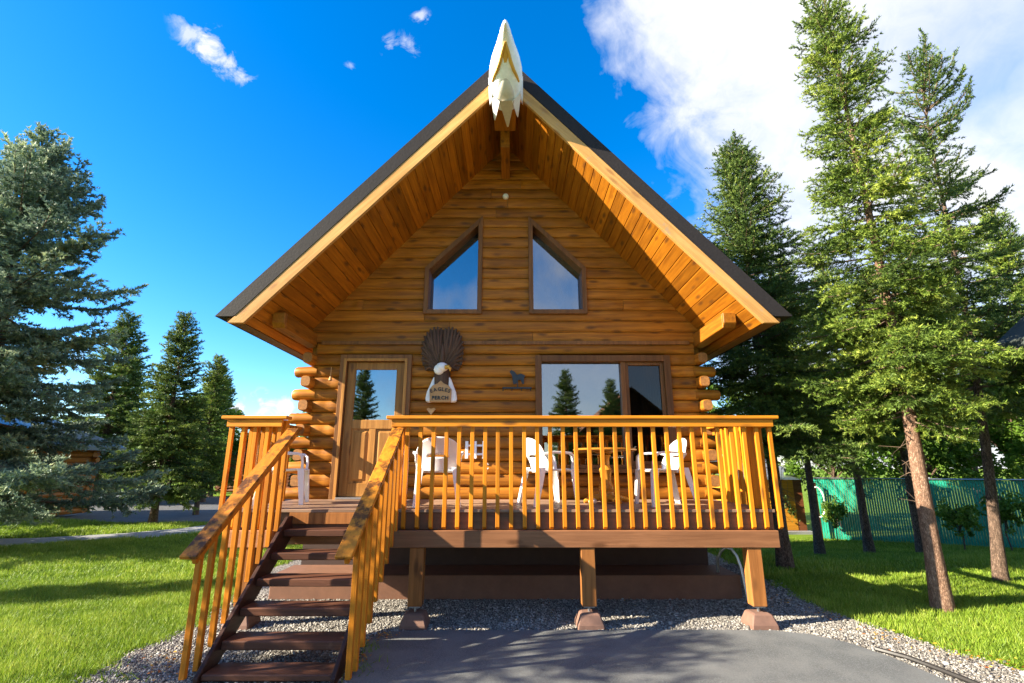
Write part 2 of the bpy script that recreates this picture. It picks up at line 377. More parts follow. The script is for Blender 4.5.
def gravel_mat():
    m, nt, b, out = newmat('gravel_bed')
    tc = N(nt, 'ShaderNodeTexCoord')
    vo = N(nt, 'ShaderNodeTexVoronoi', i_Scale=42.0); nt.links.new(tc.outputs['Object'], vo.inputs['Vector'])
    n2 = N(nt, 'ShaderNodeTexNoise', i_Scale=3.0, i_Detail=5.0); nt.links.new(tc.outputs['Object'], n2.inputs[0])
    sep = N(nt, 'ShaderNodeSeparateColor'); nt.links.new(vo.outputs['Color'], sep.inputs[0])
    c = ramp(nt, sep.outputs[0], [(0, (.10, .09, .08)), (.5, (.24, .225, .205)), (1, (.42, .40, .37))]).outputs[0]
    dk = ramp(nt, vo.outputs['Distance'], [(.35, (1, 1, 1)), (.7, (.3, .3, .3))]).outputs[0]
    c = mixc(nt, 1.0, c, dk, 'MULTIPLY')
    c = mixc(nt, mth(nt, 'MULTIPLY', n2.outputs[0], .35), c, (.16, .13, .10))
    nt.links.new(c, b.inputs['Base Color']); b.inputs['Roughness'].default_value = .9
    bp = N(nt, 'ShaderNodeBump', i_Strength=1.0, i_Distance=.02); bp.invert = True; nt.links.new(vo.outputs['Distance'], bp.inputs['Height']); nt.links.new(bp.outputs[0], b.inputs['Normal'])
    return m
M['lawn'] = ground_mat(); M['asphalt'] = asphalt_mat('driveway_asphalt', (.105, .110, .110), (.165, .168, .164)); M['gravel'] = gravel_mat()
M['road'] = asphalt_mat('road_asphalt', (.075, .077, .082), (.11, .112, .118)); M['walk'] = asphalt_mat('walkway_concrete', (.20, .205, .21), (.25, .25, .25))

def sheet(name, poly, z, mat):
    mb = MB(); mb.add([(x, y, z) for x, y in poly], [tuple(range(len(poly)))])
    return tag(mb.build(name, mat), kind='structure')
def sstep(t): t = np.clip(t, 0, 1); return t * t * (3 - 2 * t)
def gz(x, y): return -.55 * sstep((y - 8.5) / 7) * sstep((x - 4.0) / 2.5)
gx = np.concatenate([np.linspace(-600, -40, 12), np.arange(-38, 40, 1.0), np.linspace(42, 600, 12)]); n = len(gx) - 1
g = MB()
g.add([(gx[i], gx[j], float(gz(gx[i], gx[j]))) for j in range(n + 1) for i in range(n + 1)], [(j * (n + 1) + i, j * (n + 1) + i + 1, (j + 1) * (n + 1) + i + 1, (j + 1) * (n + 1) + i) for j in range(n) for i in range(n)])
tag(g.build('ground', M['lawn']), kind='structure')
def smooth_poly(pts):
    return pts
GRAVEL = [(-3.5, -6), (-3.52, 3.5), (-3.46, 4.5), (-3.55, 5.2), (-3.45, 6.0), (-3.6, 6.8), (-3.9, 7.6), (-4.1, 9), (-4.1, 15.4), (4.0, 15.4), (3.98, 9), (3.9, 7.9), (3.75, 7.1), (3.85, 6.4), (4.0, 5.7), (4.3, 4.9), (4.55, 4.3), (4.75, 3.0), (4.8, -6)]
ASPH = [(-1.35, -6), (-1.33, 3.8), (-1.31, 4.5), (-1.36, 5.0), (-1.41, 5.5), (-1.33, 5.72), (-1.0, 5.78), (.5, 5.79), (2.0, 5.80), (2.75, 5.78), (3.05, 5.66), (3.28, 5.42), (3.42, 5.05), (3.5, 4.5), (3.62, 3.6), (3.7, 2.5), (3.72, -6)]
sheet('gravel_bed', GRAVEL, .006, M['gravel'])
sheet('driveway', ASPH, .026, M['asphalt'])
sheet('stair_pad', [(-2.95, 3.4), (-1.36, 3.4), (-1.36, 4.42), (-2.95, 4.42)], .022, M['walk'])
sheet('walkway', [(-30, 10.4), (-14, 10.9), (-11, 11.6), (-8.9, 12.9), (-7.9, 14.2), (-7.4, 16.5), (-8.9, 16.7), (-9.3, 14.9), (-10.2, 13.7), (-11.6, 12.9), (-14.5, 12.3), (-30, 11.9)], .008, M['walk'])
sheet('road', [(-60, 24), (-20, 19.5), (-12.2, 16.2), (-6, 16.4), (0, 17.5), (0, 27), (-8, 27), (-20, 31), (-60, 38)], .010, M['road'])

def inpoly(x, y, poly):
    r = np.zeros(len(x), bool); j = len(poly) - 1
    for i in range(len(poly)):
        xi, yi = poly[i]; xj, yj = poly[j]
        c = ((yi > y) != (yj > y)) & (x < (xj - xi) * (y - yi) / (yj - yi + 1e-12) + xi)
        r ^= c; j = i
    return r
rng = np.random.default_rng(3)
def blades(n, x0, x1, y0, y1, h, w, seed):
    rg = np.random.default_rng(seed)
    x = rg.uniform(x0, x1, n); y = rg.uniform(y0, y1, n)
    wob = .10 * np.sin(y * 7) * np.sin(x * 5 + y * 3) + rg.normal(0, .05, n)
    keep = ~inpoly(x + wob, y, GRAVEL) & ~inpoly(x, y, WALK) & ~inpoly(x, y, ROADP)
    x, y = x[keep], y[keep]; n = len(x)
    a = rg.uniform(0, 2 * np.pi, n); hh = h * rg.uniform(.55, 1.25, n); ln = hh * rg.uniform(.1, .9, n); la = rg.uniform(0, 2 * np.pi, n)
    patch = .5 + .5 * np.sin(x * 1.3 + 1.7 * np.sin(y * .9)) * np.cos(y * 1.1 + x * .4)
    hh *= .8 + .4 * patch
    ww = w * rg.uniform(.7, 1.3, n)
    v = np.zeros((n, 3, 3))
    v[:, 0] = np.stack([x - np.cos(a) * ww, y - np.sin(a) * ww, gz(x, y)], 1)
    v[:, 1] = np.stack([x + np.cos(a) * ww, y + np.sin(a) * ww, gz(x, y)], 1)
    v[:, 2] = np.stack([x + np.cos(la) * ln, y + np.sin(la) * ln, hh + gz(x, y)], 1)
    p2 = np.sin(x * 4.1 + 2 * np.sin(y * 3.3)) * np.sin(y * 4.7 + x * 1.9)
    dry = (rg.random(n) < .07 + .08 * (p2 > .55)) * rg.uniform(.2, .6, n)
    t = np.clip(rg.normal(.44, .22, n) + .32 * (patch - .5) + .14 * p2 + dry, 0, 1)
    hh *= 1 + .25 * p2; v[:, 2, 2] = hh + gz(x, y)
    return v.reshape(-1, 3), np.repeat(t, 3)
WALK = [(-30, 10.4), (-14, 10.9), (-11, 11.6), (-8.9, 12.9), (-7.9, 14.2), (-7.4, 16.5), (-8.9, 16.7), (-9.3, 14.9), (-10.2, 13.7), (-11.6, 12.9), (-14.5, 12.3), (-30, 11.9)]
ROADP = [(-60, 24), (-20, 19.5), (-12.2, 16.2), (-6, 16.4), (0, 17.5), (0, 27), (-8, 27), (-20, 31), (-60, 38)]
bl = [blades(130000, -7.6, -3.2, 4.2, 8.2, .055, .004, 1), blades(110000, -12.5, -3.4, 7.6, 12.6, .065, .0065, 2),
      blades(90000, 3.5, 9.2, 4.2, 8.6, .055, .0045, 3), blades(150000, 3.6, 17, 8.2, 17.0, .07, .009, 4), blades(50000, -17, -4, 12, 17, .08, .01, 5)]
v = np.concatenate([b[0] for b in bl]); t = np.concatenate([b[1] for b in bl])
tag(npmesh('grass', v, np.arange(len(v)).reshape(-1, 3), M['grass'], tint=t), 'short bright green mown lawn on both sides of the cabin', 'grass', kind='stuff')

# pebbles
PHI = (1 + 5 ** .5) / 2
IV = np.array([(-1, PHI, 0), (1, PHI, 0), (-1, -PHI, 0), (1, -PHI, 0), (0, -1, PHI), (0, 1, PHI), (0, -1, -PHI), (0, 1, -PHI), (PHI, 0, -1), (PHI, 0, 1), (-PHI, 0, -1), (-PHI, 0, 1)]) / 1.9
IF = np.array([(0, 11, 5), (0, 5, 1), (0, 1, 7), (0, 7, 10), (0, 10, 11), (1, 5, 9), (5, 11, 4), (11, 10, 2), (10, 7, 6), (7, 1, 8), (3, 9, 4), (3, 4, 2), (3, 2, 6), (3, 6, 8), (3, 8, 9), (4, 9, 5), (2, 4, 11), (6, 2, 10), (8, 6, 7), (9, 8, 1)])
def pebbles(n, x0, x1, y0, y1, s, seed):
    rg = np.random.default_rng(seed)
    x = rg.uniform(x0, x1, n); y = rg.uniform(y0, y1, n)
    k = inpoly(x + rg.normal(0, .05, n), y, GRAVEL) & ~inpoly(x, y, ASPH)
    k |= (rg.random(n) < .010) & inpoly(x, y, ASPH)
    x, y = x[k], y[k]; n = len(x)
    r = s * rg.lognormal(0, .35, n)
    P = IV[None] * r[:, None, None] * (1 + rg.normal(0, .16, (n, 12, 1)))
    P *= rg.uniform(.6, 1.25, (n, 1, 3)); P[:, :, 2] *= .7
    a = rg.uniform(0, 2 * np.pi, n); ca, sa = np.cos(a)[:, None], np.sin(a)[:, None]
    X = P[:, :, 0] * ca - P[:, :, 1] * sa; Y = P[:, :, 0] * sa + P[:, :, 1] * ca
    V = np.stack([X + x[:, None], Y + y[:, None], P[:, :, 2] + .006 + r[:, None] * .3], 2)
    F = IF[None] + (np.arange(n) * 12)[:, None, None]
    return V.reshape(-1, 3), F.reshape(-1, 3), np.repeat(rg.random(n), 12)
M['stone'] = foliage('gravel_stone', (.08, .07, .06), (.21, .195, .17), (.38, .36, .33), 0, .85)
V = []; Fs = []; T = []; off = 0
for args in ((24000, -3.8, -1.2, 4.1, 6.2, .0078, 11), (32000, -3.8, 4.2, 5.6, 7.3, .0078, 12), (22000, 2.9, 5.0, 4.0, 7.6, .0078, 13), (5000, 2.9, 4.3, 7.0, 9.5, .012, 14)):
    a_, b_, c_ = pebbles(*args); V.append(a_); Fs.append(b_ + off); T.append(c_); off += len(a_)
tag(npmesh('gravel_stones', np.concatenate(V), np.concatenate(Fs), M['stone'], tint=np.concatenate(T)), 'loose grey gravel round the deck and the driveway edge', 'gravel', kind='stuff')
# dry leaves
rg = np.random.default_rng(5)
cl = np.array([(-2.95, 4.75, .22), (-3.1, 5.0, .25), (-1.3, 5.6, .15), (3.75, 5.6, .25), (4.0, 5.1, .3), (4.2, 4.8, .3), (3.6, 6.3, .3), (-1.35, 5.0, .12), (3.4, 6.9, .3), (1.0, 6.9, 1.2)])
ci = rg.integers(0, len(cl), 420); x = cl[ci, 0] + rg.normal(0, 1, 420) * cl[ci, 2] * .5; y = cl[ci, 1] + rg.normal(0, 1, 420) * cl[ci, 2] * .5
V = []
for i in range(420):
    a = rg.uniform(0, 6.28); s_ = rg.uniform(.008, .02); c_, q = math.cos(a) * s_, math.sin(a) * s_; z = .034 + rg.uniform(0, .01)
    V += [(x[i] - c_, y[i] - q, z), (x[i] + q * .5, y[i] - c_ * .5, z + rg.uniform(0, .012)), (x[i] + c_, y[i] + q, z + .004), (x[i] - q * .5, y[i] + c_ * .5, z + rg.uniform(0, .012))]
M['dryleaf'] = foliage('dry_leaf', (.30, .09, .02), (.5, .24, .03), (.55, .40, .06), .2)
tag(npmesh('dry_leaves', V, np.arange(len(V)).reshape(-1, 4), M['dryleaf'], tint=np.repeat(rg.random(420), 4)), 'scattered small yellow and brown leaves on the gravel', 'leaves', kind='stuff')

# weeds by the stair foot
rg = np.random.default_rng(8)
vw = []
for (wx, wy, ww, cnt) in ((-1.28, 4.75, .10, 70), (-1.33, 5.25, .07, 50), (-3.2, 4.6, .08, 30)):
    for i in range(cnt):
        x0, y0 = wx + rg.normal(0, ww), wy + rg.normal(0, ww); a = rg.uniform(0, 6.28); h = rg.uniform(.03, .10)
        vw += [(x0 - .006 * math.cos(a), y0 - .006 * math.sin(a), .01), (x0 + .006 * math.cos(a), y0 + .006 * math.sin(a), .01), (x0 + rg.normal(0, .04), y0 + rg.normal(0, .04), h)]
tag(npmesh('weeds', vw, np.arange(len(vw)).reshape(-1, 3), M['grass'], tint=rg.random(len(vw)) * .7), 'low green weeds growing at the foot of the stairs', 'weeds', kind='stuff')

# ------------------------------------------------------------------ cabin
cab = thing('log_cabin', (XC, YW, 0), 'honey brown log cabin with steep dark metal gable roof and two angled gable windows', 'cabin')
TH = R(47.5); CT, ST = math.cos(TH), math.sin(TH); SLOPE = ST / CT
AP = 7.79; SN = -.335; SOF = AP + SN / CT
h = .187; Z0 = 1.02
WL, WR = -3.17, 2.96       # wall corners
mb = MB(); ms = MB()
def course(mb, zb, hh, segs, bulge, back=.16):
    K = 8
    for xl, xr in segs:
        prof = []
        for i in range(K + 1):
            th = -math.pi / 2 + math.pi * i / K
            prof.append((YW + .02 - bulge * math.cos(th) ** .75, zb + hh / 2 + hh / 2 * math.sin(th) * .995))
        prof += [(YW + back, zb + hh * .997), (YW + back, zb + hh * .003)]
        fl = xl if callable(xl) else (lambda z, a=xl: a)
        fr = xr if callable(xr) else (lambda z, a=xr: a)
        nseg = 10; rs = []
        ph = random.uniform(0, 6)
        for q in range(nseg + 1):
            rs.append([(fl(z) + (fr(z) - fl(z)) * q / nseg, y + (.006 * math.sin(ph + q * 1.3 + z * 3) if j <= K else 0), z) for j, (y, z) in enumerate(prof)])
        mb.rings(rs)
DOOR = (-2.66, -1.66, 1.2, 3.37); WIN = (.44, 2.45, 1.72, 3.34)
nb = 14
for k in range(-1, nb):
    zb = Z0 + k * h; zc = zb + h / 2
    segs = [(WL + .02, WR - .02)]
    cuts = [c for c in (DOOR, WIN) if c[2] - .05 < zc < c[3] + .02]
    xs = WL + .02; segs = []
    for c in cuts: segs.append((xs, c[0])); xs = c[1]
    segs.append((xs, WR - .02))
    course(mb, zb, h, segs, .047)
mb.build('log_wall', M['log'], cab, smooth=True)
# log ends at the corners : front logs pass on odd courses, side logs on even ones
me_ = MB()
for k in range(-1, nb - 1):
    zc = Z0 + k * h + h / 2
    if k % 2:
        for sx, x0, e in ((-1, WL, -3.50), (1, WR, 3.27)):
            ee = e + random.uniform(-.035, .035) * 1.0
            a = Vector((x0 - sx * .06, YW + .045, zc)); b_ = Vector((ee, YW + .045 + random.uniform(-.01, .01), zc + random.uniform(-.012, .012)))
            me_ = MB(); pts = [a, a.lerp(b_, .35), a.lerp(b_, .7), a.lerp(b_, .93), b_]
            me_.tube(pts, [.092, .094 + random.uniform(-.004, .008), .090 + random.uniform(-.006, .006), .088, .074], 14, flat=.98)
            me_.m[-1] = 1; me_.build('log_end', [M['log'], M['endgrain']], cab, smooth=True)
for sx, x0 in ((-1, WL), (1, WR)):
    sm = MB()
    for k in range(-1, nb + 1):
        zc = Z0 + k * h + h / 2; xx = x0 - sx * (-.03)
        front = (YW - random.uniform(.17, .23)) if k % 2 == 0 else YW + .14
        if k >= nb - 1: front = YW + .14
        rr = .083; sq = []
        for yy, sc_ in ((front, .86), (front + .02, .97), (front + .3, 1.0), (YW + 4.7, 1.0)):
            sq.append([(xx + sx * .01 + sc_ * rr * (abs(math.cos(t)) ** .6) * math.copysign(1, math.cos(t)), yy, zc + sc_ * .088 * (abs(math.sin(t)) ** .6) * math.copysign(1, math.sin(t))) for t in [2 * math.pi * (q + .5) / 14 for q in range(14)]])
        k0 = len(sm.m); sm.rings(sq); sm.m[-2] = 1
    sm.build('side_wall', [M['log_y'], M['endgrain']], cab, smooth=True)
# back wall and interior
bw = MB(); bw.prism([(WL, .9), (WR, .9), (WR, 4.0), (XC, 7.2), (WL, 4.0)], YW + 4.55, YW + 4.65)
bw.build('back_wall', M['log'], cab)
fl = MB(); fl.box(WL + .1, WR - .1, YW + .18, YW + 4.5, 1.0, 1.18); fl.build('interior_floor', M['interior'], cab)
pt = MB(); pt.box(WL + .12, WR - .12, YW + 2.6, YW + 2.66, 1.18, 3.9); pt.box(WL + .12, WR - .12, YW + .18, YW + 2.6, 3.70, 3.74); pt.build('interior_partition', M['interior'], cab)
# gable siding
ms = MB()
GW = []
for s_ in (-1, 1):
    xi, xo, zb_, zi, zo = XC + s_ * .43, XC + s_ * 1.31, 4.165, 5.80, 4.92
    GW.append((s_, xi, xo, zb_, zi, zo))
def half(z): return max(.02, (SOF + .06 - z) / SLOPE)
z = Z0 + nb * h
kk = 0
while z < 7.2:
    zc = z + h / 2
    L_ = lambda q: XC - half(q); R_ = lambda q: XC + half(q)
    if 4.165 < zc < 5.80:
        zz = [4.07, 5.64]
        def outer(s_):
            return lambda q: XC + s_ * max(.44, (1.31 if q < 4.92 else 1.31 - (q - 4.92)))
        def inner(s_): return lambda q: XC + s_ * .43
        segs = [(L_, outer(-1)), (inner(-1), inner(1)), (outer(1), R_)]
    else: segs = [(L_, R_)]
    sg2 = []
    for a_, b_ in segs:
        fa = a_ if callable(a_) else (lambda q, v=a_: v); fb = b_ if callable(b_) else (lambda q, v=b_: v)
        if fb(zc) - fa(zc) > 1.4:
            xj = fa(zc) + (fb(zc) - fa(zc)) * random.uniform(.25, .75); sg2 += [(a_, xj - .0025), (xj + .0025, b_)]
        else: sg2.append((a_, b_))
    segs = sg2
    course(ms, z, min(h, 7.3 - z), segs, .025)
    z += h; kk += 1
ms.build('gable_siding', M['siding'], cab, smooth=True)
bd = MB(); bd.box(WL + .1, WR - .1, YW - .062, YW - .02, 3.60, 3.66); bd.build('belt_board', M['trim'], cab, bevel=.004)
# gable windows
for s_, xi, xo, zb_, zi, zo in GW:
    def poly(e):
        # e>0 grows outward
        sl_ = (zi - zo) / (abs(xo - xi)); ex = e * math.sqrt(1 + sl_ * sl_)
        p = [(xi - s_ * e, zb_ - e), (xo + s_ * e, zb_ - e), (xo + s_ * e, zo + ex - sl_ * e), (xi - s_ * e, zi + ex + sl_ * e)]
        return p if s_ > 0 else [p[1], p[0], p[3], p[2]]
    po, pi_, pg = poly(.04), poly(-.035), poly(-.03)
    win = MB()
    for i in range(4):
        j = (i + 1) % 4
        a, b_, c_, d_ = po[i], po[j], pi_[j], pi_[i]
        y0, y1 = YW - .05 - .002 * i, YW + .24
        win.hexa([(a[0], y0, a[1]), (b_[0], y0, b_[1]), (c_[0], y0, c_[1]), (d_[0], y0, d_[1])], [(a[0], y1, a[1]), (b_[0], y1, b_[1]), (c_[0], y1, c_[1]), (d_[0], y1, d_[1])])
    w_ = win.build('gable_window', M['trim'], cab, bevel=.004)
    gp = MB(); gp.prism(pg, YW + .20, YW + .21); gp.build('pane', M['glass'], w_)
# door
df = MB(); x0, x1, z0, z1 = -2.735, -1.596, 1.2, 3.43
df.box(x0, x0 + .11, YW - .085, YW + .14, z0, z1); df.box(x1 - .11, x1, YW - .085, YW + .14, z0, z1); df.box(x0 + .11, x1 - .11, YW - .083, YW + .14, z1 - .11, z1)
df.build('door_frame', M['trim'], cab, bevel=.006)
jb = MB(); jx0, jx1 = x0 + .112, x1 - .112
jb.box(x0 + .065, x0 + .109, YW - .098, YW - .086, z0, z1 - .065); jb.box(x1 - .109, x1 - .065, YW - .098, YW - .086, z0, z1 - .065); jb.box(x0 + .11, x1 - .11, YW - .097, YW - .086, z1 - .109, z1 - .065)
jb.build('door_jamb', M['doorwood'], cab, bevel=.003)
th_ = MB(); th_.box(x0 + .11, x1 - .11, YW - .12, YW + .10, 1.221, 1.25); th_.build('threshold', M['galv'], cab, bevel=.004)
dm = MB(); a0, a1 = x0 + .115, x1 - .115
dm.box(a0, a0 + .13, YW - .02, YW + .03, 1.255, 3.315); dm.box(a1 - .13, a1, YW - .02, YW + .03, 1.255, 3.315)
for zz0, zz1 in ((1.255, 1.45), (2.26, 2.40), (3.195, 3.315)): dm.box(a0 + .13, a1 - .13, YW - .018, YW + .03, zz0, zz1)
dm.box((a0 + a1) / 2 - .05, (a0 + a1) / 2 + .05, YW - .017, YW + .03, 1.45, 2.26)
door = dm.build('door', M['doorwood'], cab, bevel=.005)
for q0, q1 in ((a0 + .13, (a0 + a1) / 2 - .05), ((a0 + a1) / 2 + .05, a1 - .13)):
    p_ = MB(); p_.box(q0, q1, YW + .005, YW + .02, 1.45, 2.26)
    p_.hexa([(q0 + .03, YW + .005, 1.48), (q1 - .03, YW + .005, 1.48), (q1 - .06, YW - .012, 1.51), (q0 + .06, YW - .012, 1.51)], [(q0 + .03, YW + .005, 2.23), (q1 - .03, YW + .005, 2.23), (q1 - .06, YW - .012, 2.20), (q0 + .06, YW - .012, 2.20)])
    p_.build('door_panel', M['doorwood'], door)
p_ = MB(); p_.box(a0 + .13, a1 - .13, YW, YW + .008, 2.40, 3.195); p_.build('door_pane', M['glass'], door)
p_ = MB(); p_.tube([(a1 - .065, YW - .02, 2.22), (a1 - .065, YW - .07, 2.22)], .012, 8); p_.ell((a1 - .065, YW - .085, 2.22), (.03, .02, .03)); p_.build('door_handle', M['galv'], door, smooth=True)
# large window
x0, x1, z0, z1, xm = WIN[0] - .07, WIN[1] + .07, 1.66, 3.42, 1.77
wf = MB(); yf0, yf1 = YW - .085, YW + .13
wf.box(x0, x0 + .10, yf0, yf1, z0, z1); wf.box(x1 - .10, x1, yf0, yf1, z0, z1); wf.box(x0 + .10, x1 - .10, yf0 + .002, yf1, z1 - .10, z1); wf.box(x0 - .03, x1 + .03, yf0 - .03, yf1, z0 - .06, z0)
wf.box(x0 + .10, x1 - .10, yf0 + .002, yf1, z0, z0 + .06)
wf.box(xm - .035, xm + .035, YW - .04, yf1, z0 + .06, z1 - .10)
win = wf.build('front_window', M['trim'], cab, bevel=.005)
sa = MB(); s0, s1, t0, t1 = xm + .037, x1 - .102, z0 + .062, z1 - .102
for bx_ in ((s0, s0 + .05, t0, t1), (s1 - .05, s1, t0, t1), (s0 + .05, s1 - .05, t0, t0 + .05), (s0 + .05, s1 - .05, t1 - .05, t1)): sa.box(bx_[0], bx_[1], YW - .02, YW + .05, bx_[2], bx_[3])
sa.build('window_sash', M['trim'], win, bevel=.004)
p_ = MB(); p_.box(x0 + .10, xm - .035, YW + .04, YW + .048, z0 + .06, z1 - .10); p_.build('pane', M['glass'], win)
p_ = MB(); p_.box(s0 + .05, s1 - .05, YW + .02, YW + .028, t0 + .05, t1 - .05); p_.build('screen_pane', M['screen'], win)
for c0, c1 in ((x1 - .42, x1 - .12), (x0 + .14, x0 + .30)):
    ncol = 40; cu = MB(); vv = []; ff = []
    for i in range(ncol + 1):
        xx = c0 + (c1 - c0) * i / ncol; yy = YW + .26 + .03 * math.sin(i * 1.1)
        vv += [(xx, yy, 1.4), (xx, yy, 3.4)]
    ff = [(2 * i, 2 * i + 2, 2 * i + 3, 2 * i + 1) for i in range(ncol)]
    cu.add(vv, ff); cu.build('curtain', M['curtain'], cab, smooth=True)

# foundation
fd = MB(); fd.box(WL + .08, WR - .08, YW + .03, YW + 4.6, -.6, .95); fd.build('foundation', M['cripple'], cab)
fd = MB(); fd.box(WL - .02, WR + .06, 7.10, YW + .028, 0, .30); fd.build('footing', M['foundation'], cab, bevel=.01)

# roof
def rp(s_, d_, n_, y): return (XC + s_ * (CT * d_ + ST * n_), y, AP + CT * n_ - ST * d_)
def slab(mb, s_, n0, n1, y0, y1, zend, mi=0, dstart=None):
    e = lambda n_: (AP + CT * n_ - zend) / ST
    st = (lambda n_: -n_ * ST / CT) if dstart is None else (lambda n_: dstart)
    b_ = [rp(s_, st(n0), n0, y0), rp(s_, e(n0), n0, y0), rp(s_, e(n0), n0, y1), rp(s_, st(n0), n0, y1)]
    t_ = [rp(s_, st(n1), n1, y0), rp(s_, e(n1), n1, y0), rp(s_, e(n1), n1, y1), rp(s_, st(n1), n1, y1)]
    if s_ < 0: b_ = [b_[1], b_[0], b_[3], b_[2]]; t_ = [t_[1], t_[0], t_[3], t_[2]]
    mb.hexa(b_, t_, mi)
YF = 6.26; YB = YW + 5.2
for s_ in (-1, 1):
    r_ = MB(); slab(r_, s_, -.175, 0, YF, YB, 3.62)
    for q in range(24):        # standing seams on top
        yy = YF + .05 + q * .36; slab(r_, s_, .001, .03, yy, yy + .03, 3.66)
    r_.build('roof_panel', M['roof'], cab)
    e_ = MB(); slab(e_, s_, -.187, -.176, YF - .004, YF + .06, 3.63); slab(e_, s_, -.188, -.176, YF + .06, YB, 3.655); e_.build('drip_edge', M['roof'], cab)
    f_ = MB(); slab(f_, s_, -.348, -.189, YF + .003, YF + .06, 3.53); f_.build('fascia_board', M['fascia'] if s_ < 0 else M['fascia_r'], cab, bevel=.004)
    # soffit planks running front to back
    sf = MB(); dd = -SN * ST / CT + .01; Ltot = (AP + CT * SN - 3.54) / ST
    while dd < Ltot:
        w_ = min(.150, Ltot - dd)
        if w_ > .03:
            b_ = [rp(s_, dd, SN, YF + .058), rp(s_, dd + w_, SN, YF + .058), rp(s_, dd + w_, SN, YB - .06), rp(s_, dd, SN, YB - .06)]
            t_ = [rp(s_, dd - .004, SN + .016, YF + .058), rp(s_, dd + w_ + .004, SN + .016, YF + .058), rp(s_, dd + w_ + .004, SN + .016, YB - .06), rp(s_, dd - .004, SN + .016, YB - .06)]
            if s_ < 0: b_ = [b_[1], b_[0], b_[3], b_[2]]; t_ = [t_[1], t_[0], t_[3], t_[2]]
            sf.hexa(b_, t_)
        dd += .160
    sf.build('soffit', M['soffit'], cab, bevel=.005)
    dk_ = MB(); slab(dk_, s_, SN + .018, -.19, YF + .085, YB - .05, 3.58); dk_.build('roof_deck', M['siding'], cab)
    ev = MB(); xe = XC + s_ * ((AP + CT * SN - 3.53) / ST * CT + ST * SN + .01); xo = XC + s_ * 3.70
    P = [(xe, 3.535), (xe, 3.66), (xo, 3.625), (xo, 3.575)]
    if s_ < 0: P.reverse()
    ev.prism(P[::-1], YF + .085, YB - .03); ev.build('eave_board', M['trim'], cab)
    # plate beam under the soffit
    pb = MB(); xb = XC + s_ * 3.15
    zt = SOF - 3.15 * SLOPE + .12; a_, b2 = xb - .09, xb + .09
    y0_ = 6.62
    pb.box(a_, b2, y0_ + .05, YW + .1, zt - .40, zt - .19); 
    pb.hexa([(a_ + .0, y0_, zt - .34), (b2, y0_, zt - .34), (b2, y0_ + .05, zt - .40), (a_, y0_ + .05, zt - .40)], [(a_, y0_, zt - .19), (b2, y0_, zt - .19), (b2, y0_ + .05, zt - .19), (a_, y0_ + .05, zt - .19)])
    pb.build('plate_beam', M['beam'], cab, bevel=.008)
rb = MB(); rb.box(XC - .075, XC + .075, 6.9, YW + 4.6, 6.64, 7.15); rb.box(XC - .17, XC + .17, YF + .09, 6.9, 6.93, 7.1); rb.build('ridge_beam', M['beam'], cab, bevel=.01)
rc = MB(); rc.prism([(XC - .16, AP - .13), (XC, AP + .035), (XC + .16, AP - .13), (XC, AP + .02)][::-1] if False else [(XC - .16, AP - .172), (XC + .0, AP + .0), (XC + .16, AP - .172), (XC, AP + .04)], YF - .004, YB + .004); rc.build('ridge_cap', M['roof'], cab)
pl_ = MB(); pl_.lathe((0, 0, 0), [(.05, 0), (.055, .02), (.045, .05), (.02, .065)], 16); 
lv = [Vector(v) for v in pl_.v]; pl_.v = [(XC + v.x, YW - .01 - v.z, 6.27 + v.y) for v in lv]
pl_.build('gable_lamp', M['whitepaint'], cab, smooth=True)
cd = MB(); cd.tube([(2.80, 7.3, .28), (2.80, 7.25, .48), (2.83, 7.2, .58), (2.88, 7.16, .635), (2.94, 7.12, .62), (2.985, 7.08, .54), (3.01, 7.04, .40), (3.04, 7.0, .0)], .020, 10)
cdo = tag(cd.build('conduit_pipe', M['galv'], smooth=True), 'bent grey metal conduit pipe rising from gravel beside the foundation corner', 'pipe')

# ------------------------------------------------------------------ deck
DZ = 1.22; DF = 5.97; DL, DR = -3.22, 2.98
deck = thing('deck', (XC, 6.7, 0), 'raised wooden deck with golden vertical baluster railing across the cabin front', 'deck')
db = MB(); yy = 5.945; 
while yy < YW - .10:
    db.box(DL - .02, DR + .02, yy, min(yy + .137, YW - .07), DZ - .035, DZ + random.uniform(-.002, .001)); yy += .143
db.build('deck_boards', M['deckb'], deck, bevel=.004)
SL, SR = -2.62, -1.40        # stair opening
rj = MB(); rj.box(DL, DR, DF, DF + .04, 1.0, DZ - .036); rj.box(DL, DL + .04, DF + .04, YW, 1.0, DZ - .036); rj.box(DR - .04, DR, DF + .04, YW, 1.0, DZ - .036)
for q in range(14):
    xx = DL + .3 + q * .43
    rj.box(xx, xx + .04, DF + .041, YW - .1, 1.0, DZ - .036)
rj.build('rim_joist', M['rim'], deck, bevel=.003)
for xa, xb in ((DL - .01, SL - .06), (SR + .0, DR + .01)):
    bm_ = MB(); bm_.box(xa, xb, 5.90, 6.02, .815, .996); bm_.build('beam', M['beamx'], deck, bevel=.006)
bm_ = MB(); bm_.box(SL - .06, SR, DF + .0, 6.02, .84, .996); bm_.build('beam', M['beamx'], deck, bevel=.006)
pm = MB(); pm.box(DL + .02, DR - .02, DF + .05, DF + .09, .82, .99)
PX = (-2.95, -1.06, .845, 2.70)
for px_ in PX:
    q = MB(); q.box(px_ - .078, px_ + .078, 5.915, 6.055, .215, .814); q.build('post', M['post'], deck, bevel=.006)
    q = MB(); q.box(px_ - .06, px_ + .06, 5.925, 6.045, .206, .214); q.tube([(px_, 5.985, .14), (px_, 5.985, .21)], .014, 8); q.build('post_bracket', M['galv'], deck)
